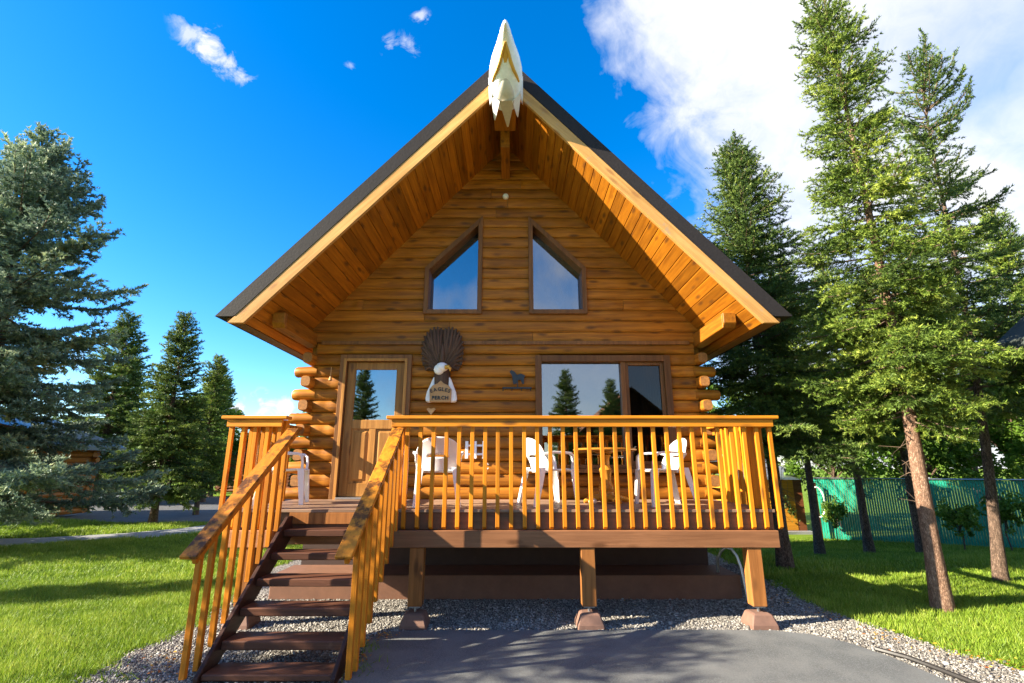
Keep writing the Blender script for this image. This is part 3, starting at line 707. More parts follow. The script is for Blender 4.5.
def baluster(x, y, z0, z1, parent, mat, w=.0225, cut=True):
    b = MB(); j = random.uniform(-.003, .003)
    x += j; zc = .028 if cut else 0
    b.hexa([(x - w, y - w, z0 + zc), (x + w, y - w, z0 + zc), (x + w, y + w, z0), (x - w, y + w, z0)], [(x - w, y - w, z1), (x + w, y - w, z1), (x + w, y + w, z1), (x - w, y + w, z1)])
    return b.build('baluster', mat, parent, bevel=.003)
RT = 2.275
def rail_run(x0, x1, nb_, end_l=True, end_r=True):
    c = MB(); c.box(x0 - .06, x1 + .06, 5.865, 6.015, RT - .038, RT); c.build('rail_cap', M['rail'], deck, bevel=.006)
    c = MB(); c.box(x0, x1, 5.893, 5.931, RT - .128, RT - .040); c.build('top_rail', M['rail'], deck, bevel=.004)
    for i in range(nb_):
        baluster(x0 + .035 + (x1 - x0 - .07) * i / (nb_ - 1), 5.951, 1.0, RT - .06, deck, M['bal'])
rail_run(-1.42, 3.08, 30)
rail_run(-3.36, -2.71, 5)
for sx in (-1, 1):
    xx = DL - .02 if sx < 0 else DR + .02
    c = MB(); c.box(xx - .07, xx + .07, 6.017, YW - .1, RT - .038, RT - .002); c.build('rail_cap', M['hand'], deck, bevel=.006)
    c = MB(); c.box(xx + sx * .02, xx + sx * .058, 6.017, YW - .1, RT - .128, RT - .040); c.build('top_rail', M['hand'], deck, bevel=.004)
    for i in range(9): baluster(xx, 6.10 + i * .153, 1.0, RT - .06, deck, M['bal'], cut=False)
for xx, yy in ((-1.335, 6.015), (2.88, 6.06), (-2.755, 6.015)):
    q = MB(); q.box(xx - .045, xx + .045, yy, yy + .09, DZ, RT - .039); q.build('rail_post', M['bal'], deck, bevel=.004)

# concrete piers
for i, px_ in enumerate(PX):
    lab = ['tapered brown concrete pier half hidden behind the dark stairs', 'tapered brown concrete pier beside the stairs, under the leftmost visible deck post', 'tapered brown concrete pier at the driveway edge, under the middle deck post', 'tapered brown concrete pier under the sunlit right corner post of the deck'][i]
    t_ = MB(); y = 5.985; 
    t_.rings([[(px_ + sx * w, y + sy * w, zz) for sx, sy in ((-1, -1), (1, -1), (1, 1), (-1, 1))] for w, zz in ((.148, 0), (.143, .05), (.108, .14), (.09, .155))])
    tag(t_.build('concrete_pier', M['concpaint'], bevel=.012), lab, 'pier', 'concrete piers under the deck posts')

# ------------------------------------------------------------------ stairs
st = thing('staircase', (-2.0, 5.2, 0), 'steep open wooden stairs with dark brown treads and worn golden handrails', 'stairs')
SXL, SXR = -2.53, -1.40
def ty(k): return 5.98 - .248 * k
def tz(k): return DZ - .196 * k
for k in range(1, 7):
    q = MB(); q.box(SXL + .042, SXR - .042, ty(k), ty(k) + .275, max(.028, tz(k) - .07), max(.075, tz(k))); q.build('tread', M['tread'], st, bevel=.008)
q = MB(); q.box(SXL + .0, SXR, DF - .03, DF - .002, DZ - .16, DZ - .036); q.build('top_riser', M['post'], st, bevel=.004)
for xx in (SXL, SXR - .04):
    q = MB()
    pts = [(ty(6.15), 0.0), (ty(5.4), 0.0), (DF - .005, tz(0.9) - .13), (DF - .005, tz(0.35)), (ty(.6), tz(.35)), (ty(6.15), max(.02, tz(5.9)))]
    n_ = len(pts)
    q.add([(xx, y, z) for y, z in pts] + [(xx + .04, y, z) for y, z in pts], [tuple(reversed(range(n_))), tuple(range(n_, 2 * n_))] + [(i, (i + 1) % n_, n_ + (i + 1) % n_, n_ + i) for i in range(n_)])
    q.build('stringer', M['string'], st, bevel=.006)
HB = Vector((0, 4.27, 1.0)); HT = Vector((0, 5.90, 2.10))
for sx, xc_ in ((-1, -2.565), (1, -1.335)):
    d_ = (HT - HB).normalized(); up = Vector((0, -d_.z, d_.y)); X = Vector((1, 0, 0))
    q = MB(); c = Vector((xc_, 0, 0))
    def ob(w0, w1, h0, h1, a, b_):
        A = c + a; B = c + b_
        q.hexa([A + X * w0 + up * h0, A + X * w1 + up * h0, B + X * w1 + up * h0, B + X * w0 + up * h0], [A + X * w0 + up * h1, A + X * w1 + up * h1, B + X * w1 + up * h1, B + X * w0 + up * h1])
    ob(-.07, .07, 0, .038, HB - d_ * .05, HT)
    hr = q.build('handrail', M['hand'], st, bevel=.007)
    q = MB(); ob(-.019 + sx * .0, .019, -.09, -.001, HB + d_ * .0, HT); q.build('rail_board', M['stbal'], st, bevel=.004)
    for i in range(9):
        y = 4.45 + i * .172
        zt = HB.z + (y - HB.y) * (HT.z - HB.z) / (HT.y - HB.y) - .02
        zb_ = max(.06, tz((5.98 - y) / .248) - .10)
        baluster(xc_ + sx * .04, y, zb_, zt, st, M['stbal'], cut=False)

# ------------------------------------------------------------------ chairs
def make_chair():
    t = thing('plastic_chair', (0, 0, 0), 'x', 'chair', 'white plastic chairs on the deck')
    # faces +Y ; back at -Y
    nu, nv = 22, 14; vv = []; ff = []
    def shell(fn, nu, nv, hole=None):
        m_ = MB(); m_.add([fn(-1 + 2 * i / nu, j / nv) for j in range(nv + 1) for i in range(nu + 1)],
                          [(j * (nu + 1) + i, j * (nu + 1) + i + 1, (j + 1) * (nu + 1) + i + 1, (j + 1) * (nu + 1) + i) for j in range(nv) for i in range(nu) if not (hole and hole(i, j))])
        return m_
    def backf(u, v):
        wid = .20 + .085 * min(1, v * 1.7) - .03 * max(0, v - .7)
        top = .83 - .27 * (1 - math.sqrt(max(0, 1 - .97 * u * u)))
        z = .40 + (top - .40) * v
        x = wid * math.sin(u * 1.25) / math.sin(1.25)
        y = -.20 - .10 * v + .16 * (1 - math.cos(u * 1.25)) + .02 * math.sin(v * 3)
        return (x, y, z)
    b = shell(backf, 26, 16, lambda i, j: 7 <= j <= 7 and 8 <= i <= 17).build('backrest', M['white'], t, smooth=True, local=True)
    sld = b.modifiers.new('solid', 'SOLIDIFY'); sld.thickness = .012; sld.offset = 0
    def seatf(u, v):
        w_ = .20 + .045 * v
        return (u * w_, -.20 + .44 * v, .425 - .018 * (1 - u * u) * math.sin(v * 3.1) - .03 * max(0, v - .85) * 6.6 * .8 + .02 * v)
    s_ = shell(seatf, 14, 14).build('seat', M['white'], t, smooth=True, local=True)
    sld = s_.modifiers.new('solid', 'SOLIDIFY'); sld.thickness = .018; sld.offset = 0
    for sx in (-1, 1):
        a = MB(); pts = [(sx * .255, -.20, .62), (sx * .285, -.10, .645), (sx * .295, .05, .645), (sx * .29, .17, .635), (sx * .275, .215, .60), (sx * .262, .225, .52), (sx * .25, .225, .43)]
        rs = []
        for i, p in enumerate(pts):
            w_, tt = (.032, .014)
            nxt = Vector(pts[min(i + 1, 6)]) - Vector(pts[max(i - 1, 0)]); nxt.normalize()
            sd = Vector((1, 0, 0)); up = sd.cross(nxt).normalized()
            rs.append([Vector(p) + sd * w_ + up * tt, Vector(p) - sd * w_ + up * tt, Vector(p) - sd * w_ - up * tt, Vector(p) + sd * w_ - up * tt])
        a.rings(rs); a.build('armrest', M['white'], t, local=True, bevel=.004)
        for (x0, y0, z0_), (x1, y1) in (((sx * .245, .215, .44), (sx * .27, .26)), ((sx * .21, -.19, .46), (sx * .26, -.30))):
            l = MB(); rs = []
            for f, w_ in ((0, .040), (.5, .034), (1, .026)):
                cx, cy, cz = x0 + (x1 - x0) * f, y0 + (y1 - y0) * f, z0_ * (1 - f); sy = 1 if y0 > 0 else -1
                rs.append([(cx + sx * w_, cy + sy * w_, cz), (cx - sx * w_, cy + sy * w_, cz), (cx - sx * w_, cy + sy * (w_ - .014), cz), (cx + sx * (w_ - .014), cy + sy * (w_ - .014), cz), (cx + sx * (w_ - .014), cy - sy * w_, cz), (cx + sx * w_, cy - sy * w_, cz)])
            if sx * sy < 0: rs = [list(reversed(r)) for r in rs]
            l.rings(rs); l.build('leg', M['white'], t, local=True, bevel=.003)
    return t
ch = make_chair()
ch.location = (-.94, 6.50, DZ); ch.rotation_euler = (0, 0, R(8)); ch['label'] = 'white plastic armchair seen from behind, left of the white wall rack'
dup(ch, (.47, 6.62, DZ), R(-68), 'white plastic armchair left of the round table, turned sideways towards it')
dup(ch, (1.93, 6.55, DZ), R(98), 'white plastic armchair right of the round table, below the right window sash')
dup(ch, (-3.0, 6.8, DZ), R(-75), 'white plastic armchair behind the left railing, beside the stacked log ends')

# table
tb = thing('pedestal_table', (1.24, 6.78, DZ), 'round wooden pedestal table with turned post between white chairs', 'table')
q = MB(); q.lathe((0, 0, .675), [(.39, 0), (.417, .006), (.42, .018), (.41, .03), (.0, .0301)], 40); q.build('table_top', M['table'], tb, local=True)
q = MB(); q.lathe((0, 0, 0), [(.085, .03), (.10, .05), (.10, .14), (.085, .16), (.098, .18), (.098, .23), (.075, .26), (.068, .30), (.075, .40), (.085, .43), (.075, .45), (.055, .48), (.055, .58), (.08, .62), (.05, .63), (.14, .66), (.14, .674)], 24); q.build('pedestal', M['table'], tb, smooth=True, local=True)
for a in (20, 110, 200, 290):
    q = MB(); d_ = Vector((math.cos(R(a)), math.sin(R(a)), 0)); q.tube([d_ * .07 + Vector((0, 0, .09)), d_ * .2 + Vector((0, 0, .07)), d_ * .30 + Vector((0, 0, .045)), d_ * .335 + Vector((0, 0, .035))], [.045, .04, .036, .02], 10); q.build('foot', M['table'], tb, smooth=True, local=True)
q = MB(); q.tube([(-.1, 0, 0), (-.09, 0, .02), (-.05, .01, .045), (0, 0, .05), (.05, 0, .04), (.09, 0, .015), (.1, 0, 0)], [.02, .045, .055, .05, .055, .04, .02], 10, flat=.6)
q = MB(); q.ell((0, 0, .04), (.055, .045, .04)); o = q.build('deck_stone', M['throat'], smooth=True); o.location = (1.03, 6.62, DZ); tag(o, 'small pale stone lying on the deck beside the table foot', 'stone')

# ------------------------------------------------------------------ wall ornaments
# eagle carving
EX = -1.11
eg = thing('eagle_wall_carving', (EX, YW - .06, 2.65), 'dark carved eagle with raised wings, white head and name plaque on log wall', 'carving')
for s_ in (-1, 1):
    wg = MB()
    tips = [(.035, 3.86), (.09, 3.885), (.15, 3.88), (.21, 3.85), (.26, 3.80), (.30, 3.73), (.325, 3.64), (.34, 3.54), (.34, 3.44), (.33, 3.34), (.305, 3.25), (.26, 3.17)]
    for i, (tx, tz_) in enumerate(tips):
        rx, rz_ = .02 + .018 * i / 3, 3.34 - .016 * i
        mx_, mz = (rx + tx) / 2 + .045 - .01 * abs(5 - i) * .6, (rz_ + tz_) / 2 + .05 * (1 if i > 3 else 0)
        yb = YW - .085 - .004 * (i % 3)
        P = [(EX + s_ * rx, yb, rz_), (EX + s_ * (rx * .5 + mx_ * .5 + .01), yb - .012, rz_ * .5 + mz * .5), (EX + s_ * mx_, yb - .014, mz), (EX + s_ * (mx_ * .45 + tx * .55), yb - .01, mz * .45 + tz_ * .55 + .01), (EX + s_ * tx, yb, tz_)]
        wg.tube(P, [.018, .026, .030, .027, .016], 8)
    back_ = [(EX + s_ * x_, z_) for x_, z_ in ((0.004, 3.15), (.25, 3.17), (.315, 3.28), (.33, 3.5), (.29, 3.72), (.2, 3.83), (.08, 3.85), (.004, 3.84))]
    if s_ < 0: back_.reverse()
    wg.prism(back_, YW - .085, YW - .055)
    wg.build('wing', M['carve'], eg, smooth=True)
bd = MB(); bd.ell((EX + .01, YW - .11, 3.02), (.135, .09, .28)); bd.ell((EX + .0, YW - .10, 3.40), (.05, .05, .22)); bd.build('body', M['carve'], eg, smooth=True)
hd = MB(); hd.ell((EX + .015, YW - .20, 3.20), (.10, .085, .075)); hd.ell((EX - .03, YW - .19, 3.165), (.085, .07, .085)); hd.build('head', M['whitepaint'], eg, smooth=True)
bk = MB(); bk.tube([(EX + .08, YW - .25, 3.19), (EX + .125, YW - .275, 3.19), (EX + .155, YW - .285, 3.16), (EX + .155, YW - .285, 3.117)], [.034, .03, .022, .006], 10); bk.build('beak', M['ochre'], eg, smooth=True)
for s_ in (-1, 1):
    ey = MB(); ey.ell((EX + .055 + .028 * s_ , YW - .272 + (.012 if s_ > 0 else 0), 3.21), (.011, .008, .011), 8, 6); ey.build('eye', M['black'], eg, smooth=True)
    fs = MB(); pp = [(.10, 3.08), (.14, 3.03), (.175, 2.94), (.225, 2.82), (.245, 2.70), (.23, 2.66), (.13, 2.66), (.10, 2.86)]
    pp = [(EX + .01 + s_ * x_, z_) for x_, z_ in pp]
    if s_ > 0: pp.reverse()
    fs.prism(pp, YW - .16, YW - .06); fs.build('white_flank', M['whitepaint'], eg, bevel=.02)
pq = MB(); pq.prism([(EX - .155, 2.65), (EX + .165, 2.65), (EX + .175, 2.85), (EX + .13, 2.91), (EX + .05, 2.945), (EX + .005, 2.99), (EX - .04, 2.945), (EX - .12, 2.91), (EX - .165, 2.85)], YW - .215, YW - .165); plq = pq.build('plaque', M['plaque'], eg, bevel=.008)
def letters(txt, size, x, y, z, parent, mat, arc=0.0, name='lettering', bold=.006):
    xs = 0; objs = []
    mb = MB(); cur = []
    for chx in txt:
        cu = bpy.data.curves.new('t', 'FONT'); cu.body = chx; cu.size = size; cu.extrude = .004; cu.offset = bold; cu.resolution_u = 3
        o = bpy.data.objects.new('t', cu); COL.objects.link(o); dg = bpy.context.evaluated_depsgraph_get(); dg.update()
        me = bpy.data.meshes.new_from_object(o.evaluated_get(dg))
        vs = [v.co.copy() for v in me.vertices]; fs = [tuple(p.vertices) for p in me.polygons]
        bpy.data.objects.remove(o); bpy.data.curves.remove(cu); bpy.data.meshes.remove(me)
        w_ = (max(v.x for v in vs) - min(v.x for v in vs)); mn = min(v.x for v in vs)
        cur.append((vs, fs, w_, mn))
    gap = size * .10; tot = sum(c[2] for c in cur) + gap * (len(cur) - 1); xs = -tot / 2
    for vs, fs, w_, mn in cur:
        mid = xs + w_ / 2; dz = -arc * (mid / (tot / 2)) ** 2; rot = -arc * 2 * (mid / (tot / 2)) / (tot / 2)
        ang = math.atan(rot); out = []
        for v_ in vs:
            lx, lz = v_.x - mn - w_ / 2, v_.y
            out.append((x + mid + lx * math.cos(ang) - lz * math.sin(ang), y - v_.z, z + dz + lx * math.sin(ang) + lz * math.cos(ang)))
        mb.add(out, fs); xs += w_ + gap
    return mb.build(name, mat, parent)
letters('EAGLES', .078, EX + .003, YW - .219, 2.825, plq, M['black'], arc=.035, bold=.002)
letters('PERCH', .075, EX + .005, YW - .219, 2.692, plq, M['black'], bold=.003)

# eagle head on the ridge
hd = thing('eagle_head_carving', (XC, 6.26, 7.1), 'white carved eagle head jutting forward from the roof peak', 'carving')
def ering(y, zc, rx, rz_, n=36, tooth=0, sq=.85):
    r_ = []
    for k in range(n):
        t_ = 2 * math.pi * k / n
        r_.append((XC + .02 + rx * math.copysign(abs(math.cos(t_)) ** sq, math.cos(t_)), y + (tooth if k % 2 == 1 else 0), zc + rz_ * math.copysign(abs(math.sin(t_)) ** sq, math.sin(t_))))
    return r_
q = MB()
RG = [(6.2 - (6.2 - y_) * .80, a_, b_, c_) for y_, a_, b_, c_ in ((6.16, 7.10, .232, .36), (6.0, 7.12, .245, .36), (5.84, 7.16, .235, .32), (5.68, 7.20, .205, .27), (5.54, 7.235, .165, .215), (5.42, 7.265, .128, .165), (5.30, 7.30, .098, .125))]
hy = lambda y_: 6.2 - (6.2 - y_) * .80
q.rings([ering(6.20, 7.09, .222, .35, tooth=.0)[:]] + [ering(*r_) for r_ in RG])
q.build('head', M['whitepaint'], hd, smooth=True)
# jagged neck feathers hanging at the back of the head
for i, (ang, ln, wd) in enumerate(((-162, .20, .10), (-128, .30, .11), (-86, .36, .12), (-50, .24, .10), (-14, .20, .11), (-192, .14, .1))):
    t_ = R(ang); t0, t1 = t_ - R(22), t_ + R(22)
    e = lambda t, k, y: (XC + .02 + .246 * k * math.copysign(abs(math.cos(t)) ** .85, math.cos(t)), y, 7.10 + .368 * k * math.copysign(abs(math.sin(t)) ** .85, math.sin(t)))
    q = MB(); q.hexa([e(t0, .97, 6.02), e(t1, .97, 6.02), e(t_ + R(3), .99, 6.12 + ln), e(t_ - R(3), .99, 6.12 + ln)], [e(t0, 1.02, 6.0), e(t1, 1.02, 6.0), e(t_ + R(2), 1.06, 6.15 + ln), e(t_ - R(2), 1.06, 6.15 + ln)])
    q.build('neck_feather', M['throat'] if i == 2 else M['whitepaint'], hd)
q = MB(); q.rings([ering(hy(5.302), 7.30, .094, .12), ering(hy(5.2), 7.325, .072, .10), ering(hy(5.1), 7.335, .047, .07), ering(hy(5.02), 7.325, .027, .045), ering(hy(4.97), 7.30, .010, .02)]); q.build('beak', M['whitepaint'], hd, smooth=True)
for s_ in (-1, 1):
    # mouth lines along the underside
    P = []
    for y, zc, rx, rz_, an in ((5.24, 7.315, .084, .112, 88), (5.36, 7.283, .114, .147, 74), (5.48, 7.25, .148, .192, 66), (5.60, 7.22, .183, .24, 56), (5.70, 7.195, .21, .275, 46), (5.80, 7.17, .228, .308, 38)):
        t_ = R(-90 + s_ * (90 - an)); P.append((XC + .02 + rx * 1.015 * math.copysign(abs(math.cos(t_)) ** .85, math.cos(t_)), hy(y), zc + rz_ * 1.01 * math.copysign(abs(math.sin(t_)) ** .85, math.sin(t_))))
    q = MB(); q.tube(P, [.012, .020, .025, .025, .021, .012], 8); q.build('mouth_line', M['ochre'], hd, smooth=True)
q = MB(); P = []
q.tube([(XC + .02, hy(y), z) for y, z in ((5.28, 7.19), (5.42, 7.112), (5.56, 7.035), (5.68, 6.965))], [.015, .04, .045, .012], 10, flat=.4); q.build('lower_beak', M['ochre'], hd, smooth=True)
q = MB(); q.tube([(XC + .02, hy(5.64), 6.985), (XC + .02, hy(5.74), 6.925), (XC + .02, hy(5.86), 6.872), (XC + .02, 6.05, 6.83), (XC + .02, 6.16, 6.825), (XC + .02, 6.24, 6.84)], [.015, .07, .115, .145, .13, .06], 20, flat=.55); q.build('throat', M['throat'], hd, smooth=True)

# hook rack
hk = thing('hook_rack', (.03, YW - .06, 2.8), 'small dark metal coat hook rack with animal silhouette left of the big window', 'hook rack')
q = MB(); q.box(-.19, .27, YW - .075, YW - .065, 2.79, 2.815); q.v = [(x + .0, y, z) for x, y, z in q.v]; q.build('bar', M['darkmetal'], hk)
for xx in (-.18, -.04, .11, .25):
    q = MB(); q.tube([(xx, YW - .07, 2.81), (xx, YW - .085, 2.77), (xx, YW - .10, 2.755), (xx, YW - .115, 2.775)], .008, 6); q.build('hook', M['darkmetal'], hk)
q = MB(); q.prism([(-.02, 2.86), (.03, 2.87), (.06, 2.93), (.10, 2.93), (.12, 2.865), (.15, 2.865), (.15, 2.96), (.17, 3.0), (.10, 3.03), (.04, 3.01), (.0, 3.06), (-.05, 3.09), (-.08, 3.06), (-.04, 3.0), (-.03, 2.93)], YW - .078, YW - .066)
q.box(.04, .055, YW - .077, YW - .067, 2.812, 2.9); q.build('silhouette', M['darkmetal'], hk); hk.location = (.07, YW - .06, 2.89)
# white rack
wr = thing('wall_rack', (-.55, YW - .06, 1.8), 'small white slatted rack fixed on the log wall behind the railing', 'rack')
for xx in (-.69, -.56, -.43):
    q = MB(); q.box(xx - .022, xx + .022, YW - .095, YW - .075, 1.81, 2.07); q.build('slat', M['white'], wr, bevel=.003)
q = MB(); q.box(-.70, -.42, YW - .074, YW - .060, 1.99, 2.02); q.box(-.70, -.42, YW - .074, YW - .060, 1.86, 1.89); q.build('crossbar', M['white'], wr, bevel=.003)
q = MB(); q.tube([(-.385 + .035 * math.cos(R(a)), YW - .085, 1.695 + .045 * math.sin(R(a))) for a in range(30, 331, 25)], .011, 6); tag(q.build('wall_hook', M['throat'], smooth=True), 'small pale c-shaped hook on the log wall below the white rack', 'hook')
q = MB(); q.tube([(-2.86, YW - .1, 3.22), (-2.86, YW - .1, 3.08)], .004, 5); q.lathe((-2.86, YW - .1, 3.0), [(.02, 0), (.03, .01), (.012, .07), (.004, .09)], 12); tag(q.build('hanging_ornament', M['plaque']), 'tiny pale ornament hanging on a cord by the left log corner', 'ornament')
q = MB(); q.prism([(-1.26, 2.47), (-1.19, 2.56), (-1.215, 2.58), (-1.26, 2.565), (-1.305, 2.58), (-1.33, 2.56)], YW - .08, YW - .055); tag(q.build('wall_plaque', M['plaque']), 'small pale wooden heart mounted below the carved eagle', 'plaque')
q = MB(); P = []
for i in range(50):
    a = i * .5; P.append((1.92 + .30 * math.cos(a) * (1 + .05 * math.sin(i)), 6.6 + .05 * math.sin(i * 1.7), .90 + .12 * math.sin(a) - .001 * i))
q.tube(P, .013, 6); tag(q.build('garden_hose', M['greenhose'], smooth=True), 'dark green garden hose coiled in the shade under the deck', 'hose')
# black edging pipe along the driveway
q = MB(); q.tube([(3.42, 5.22, .03), (3.56, 5.0, .028), (3.62, 4.7, .03), (3.70, 4.3, .028), (3.78, 3.6, .03)], .022, 8); tag(q.build('edging_pipe', M['black'], smooth=True), 'black plastic edging lying along the right driveway edge', 'edging')

# ------------------------------------------------------------------ trees
def needles(P0, P1, rg, per, ln, w, tint):
    """P0,P1: (n,3) twig ends; returns triangles covering each twig with needles"""
    n = len(P0); L = np.linalg.norm(P1 - P0, axis=1)
    cnt = np.maximum(3, (L * per).astype(int)); idx = np.repeat(np.arange(n), cnt); m = len(idx)
    d = (P1 - P0) / np.maximum(L, 1e-6)[:, None]
    f = rg.random(m) ** .9
    base = P0[idx] + (P1 - P0)[idx] * f[:, None]
    r = rg.normal(size=(m, 3)); dd = d[idx]; r -= (r * dd).sum(1)[:, None] * dd; r /= np.linalg.norm(r, axis=1)[:, None]
    r[:, 2] += .25
    fw = rg.uniform(.45, 1.0, m)[:, None]
    dr = dd * fw + r * .8; dr /= np.linalg.norm(dr, axis=1)[:, None]
    l = ln * rg.uniform(.7, 1.25, m)
    sd = np.cross(dr, rg.normal(size=(m, 3))); sd /= np.maximum(np.linalg.norm(sd, axis=1), 1e-6)[:, None]
    ww = (w * rg.uniform(.7, 1.3, m))[:, None]
    tip = base + dr * l[:, None]
    v = np.stack([base - sd * ww, base + sd * ww, tip], 1)
    t = np.clip(tint[idx] + rg.normal(0, .10, m) + .28 * (f - .5), 0, 1)
    return v.reshape(-1, 3), np.repeat(t, 3)
def spruce_mesh(seed, H, Rb, zc, per_m=7, nb=6, prof=lambda t: (1 - t) ** .8, droop=.25, twig=.38, tsp=.11, per=90, ln=.05, w=.006, lean=(0, 0), dead=0, trunk_r=.12, up=.15, bend=0, dense=1.0, side=None, tips=(), rag=(.72, 1.15)):
    rg = np.random.default_rng(seed)
    def axis(z):
        f = z / H; return np.array([lean[0] * f + bend * math.sin(f * 5), lean[1] * f + .5 * bend * math.sin(f * 4 + 1), z])
    tr = MB(); nz = 14
    tr.tube([tuple(axis(H * .985 * i / nz)) for i in range(nz + 1)], [max(.012, trunk_r * (1.25 if i == 0 else 1) * (1 - .93 * (i / nz) ** .9)) for i in range(nz + 1)], 12)
    A = []; B = []; T = []; Br = MB()
    def branch(z, L, az, el, tw):
        n = 7; p = axis(z); a = np.array([math.cos(az), math.sin(az), 0]); pts = [p]; e = el
        sl = L / n
        for i in range(n):
            f = (i + 1) / n
            e_ = el - droop * math.sin(f * 2.2) * (1 if el < .9 else .2) + up * f * f * 2
            dirv = a * math.cos(e_) + np.array([0, 0, math.sin(e_)]); p = p + dirv * sl; pts.append(p)
            a = a + rg.normal(0, .06, 3) * np.array([1, 1, 0]); a /= np.linalg.norm(a)
        pts = np.array(pts)
        Br.tube([tuple(q) for q in pts], [max(.003, .006 + .010 * L * (1 - i / n)) for i in range(n + 1)], 4, cap=False)
        bt = np.clip(rg.normal(.42, .16), .05, .95)
        # needles on the leader itself
        for i in range(2, n): A.append(pts[i]); B.append(pts[i + 1]); T.append(bt + .04 * i)
        s = .18 * L if L > .5 else .05
        while s < L:
            i = min(n - 1, int(s / sl)); f = s / sl - i; q = pts[i] * (1 - f) + pts[i + 1] * f; dv = pts[min(i + 1, n)] - pts[i]; dv /= np.linalg.norm(dv)
            for sg in (-1, 1):
                if rg.random() > .93 * dense: continue
                sdv = np.cross(dv, (0, 0, 1)); sdv /= max(1e-6, np.linalg.norm(sdv))
                tl = min(tw, .6 * (L - s) + .13) * rg.uniform(.6, 1.15)
                d_ = dv * rg.uniform(.55, .95) + sdv * sg * rg.uniform(.6, 1.0) + np.array([0, 0, rg.normal(-.12, .22)]); d_ /= np.linalg.norm(d_)
                m_ = q + d_ * tl * .5; e2 = m_ + (d_ + np.array([0, 0, rg.normal(.02, .16)])) * tl * .5
                A.append(q); B.append(m_); T.append(bt - .08); A.append(m_); B.append(e2); T.append(bt + .12)
                if tl > .22:
                    for k in range(int(tl / .11)):
                        g_ = rg.uniform(.25, .95); qq = q + (e2 - q) * g_; d3 = d_ * .8 + sdv * rg.choice((-1, 1)) * .7 + dv * rg.normal(0, .5) + np.array([0, 0, rg.normal(-.15, .25)]); d3 /= np.linalg.norm(d3)
                        A.append(qq); B.append(qq + d3 * min(.16, tl * .45) * rg.uniform(.6, 1.2)); T.append(bt + .08)
            s += tsp * rg.uniform(.7, 1.3)
    z = zc
    while z < H * .985:
        t = (z - zc) / (H - zc)
        for k in range(nb if t < .9 else 4):
            az = rg.uniform(0, 2 * math.pi); L = Rb * prof(t) * rg.uniform(*rag) * (1 if side is None else side(az, t)) + .06
            el = -.15 + 1.15 * t ** 1.6 + rg.normal(0, .10)
            branch(z + rg.uniform(-.5, .5) / per_m, L, az, el, twig * (1 - .45 * t))
        z += 1 / per_m * rg.uniform(.8, 1.2)
    for (tx, ty_, z0_, hh) in tips:      # extra leaders
        p0 = axis(z0_); n = 8
        for i in range(n):
            a_ = p0 + np.array([tx * i / n, ty_ * i / n, hh * i / n]); b_ = p0 + np.array([tx * (i + 1) / n, ty_ * (i + 1) / n, hh * (i + 1) / n])
            A.append(a_); B.append(b_); T.append(.4)
            for k in range(5):
                az = rg.uniform(0, 6.28); l = (.34 * (1 - i / n) + .07) * Rb * .62 * rg.uniform(.6, 1.2); dv = np.array([math.cos(az), math.sin(az), .25 + .5 * i / n]); e_ = a_ + dv * l
                A.append(a_); B.append(e_); T.append(.4 + rg.normal(0, .1))
                for m_ in range(3):
                    qq = a_ + (e_ - a_) * rg.uniform(.4, .95); A.append(qq); B.append(qq + (dv * .6 + rg.normal(0, .6, 3)) * l * .4); T.append(.5)
    # top leader
    A.append(axis(H * .96)); B.append(axis(H)); T.append(.55)
    for i in range(dead):
        zz = rg.uniform(zc * .45, zc + .6); az = rg.uniform(0, 6.28); p = axis(zz); L = rg.uniform(.12, .34); d_ = np.array([math.cos(az), math.sin(az), -.25]); e_ = p + d_ * L
        Br.tube([tuple(p), tuple(p + d_ * L * .5 + np.array([0, 0, .03])), tuple(e_)], [.009, .006, .003], 4, cap=False)
        for k in range(4):
            qq = p + d_ * L * rg.uniform(.3, 1); Br.tube([tuple(qq), tuple(qq + rg.normal(0, .14, 3))], [.004, .002], 3, cap=False)
    V, Tn = needles(np.array(A), np.array(B), rg, per, ln, w, np.array(T))
    F = np.arange(len(V)).reshape(-1, 3)
    # merge branch wood as triangles
    bv = np.array(Br.v); bf = []
    for f in Br.f:
        if len(f) == 4: bf += [(f[0], f[1], f[2]), (f[0], f[2], f[3])]
        else: bf.append(f[:3])
    bf = np.array(bf) + len(V)
    mi = np.concatenate([np.zeros(len(F)), np.ones(len(bf))])
    return tr, np.concatenate([V, bv]), np.concatenate([F, bf]), np.concatenate([Tn, np.zeros(len(bv))]), mi
def spruce(loc, label, mat, group='spruce trees round the cabin', name='spruce_tree', bark='bark', **kw):
    t = thing(name, loc, label, 'tree', group)
    tr, V, F, T, mi = spruce_mesh(**kw)
    tr.build('trunk', M[bark], t, smooth=True, local=True)
    npmesh('crown', V, F, [M[mat], M['twig']], t, tint=T, mi=mi)
    return t
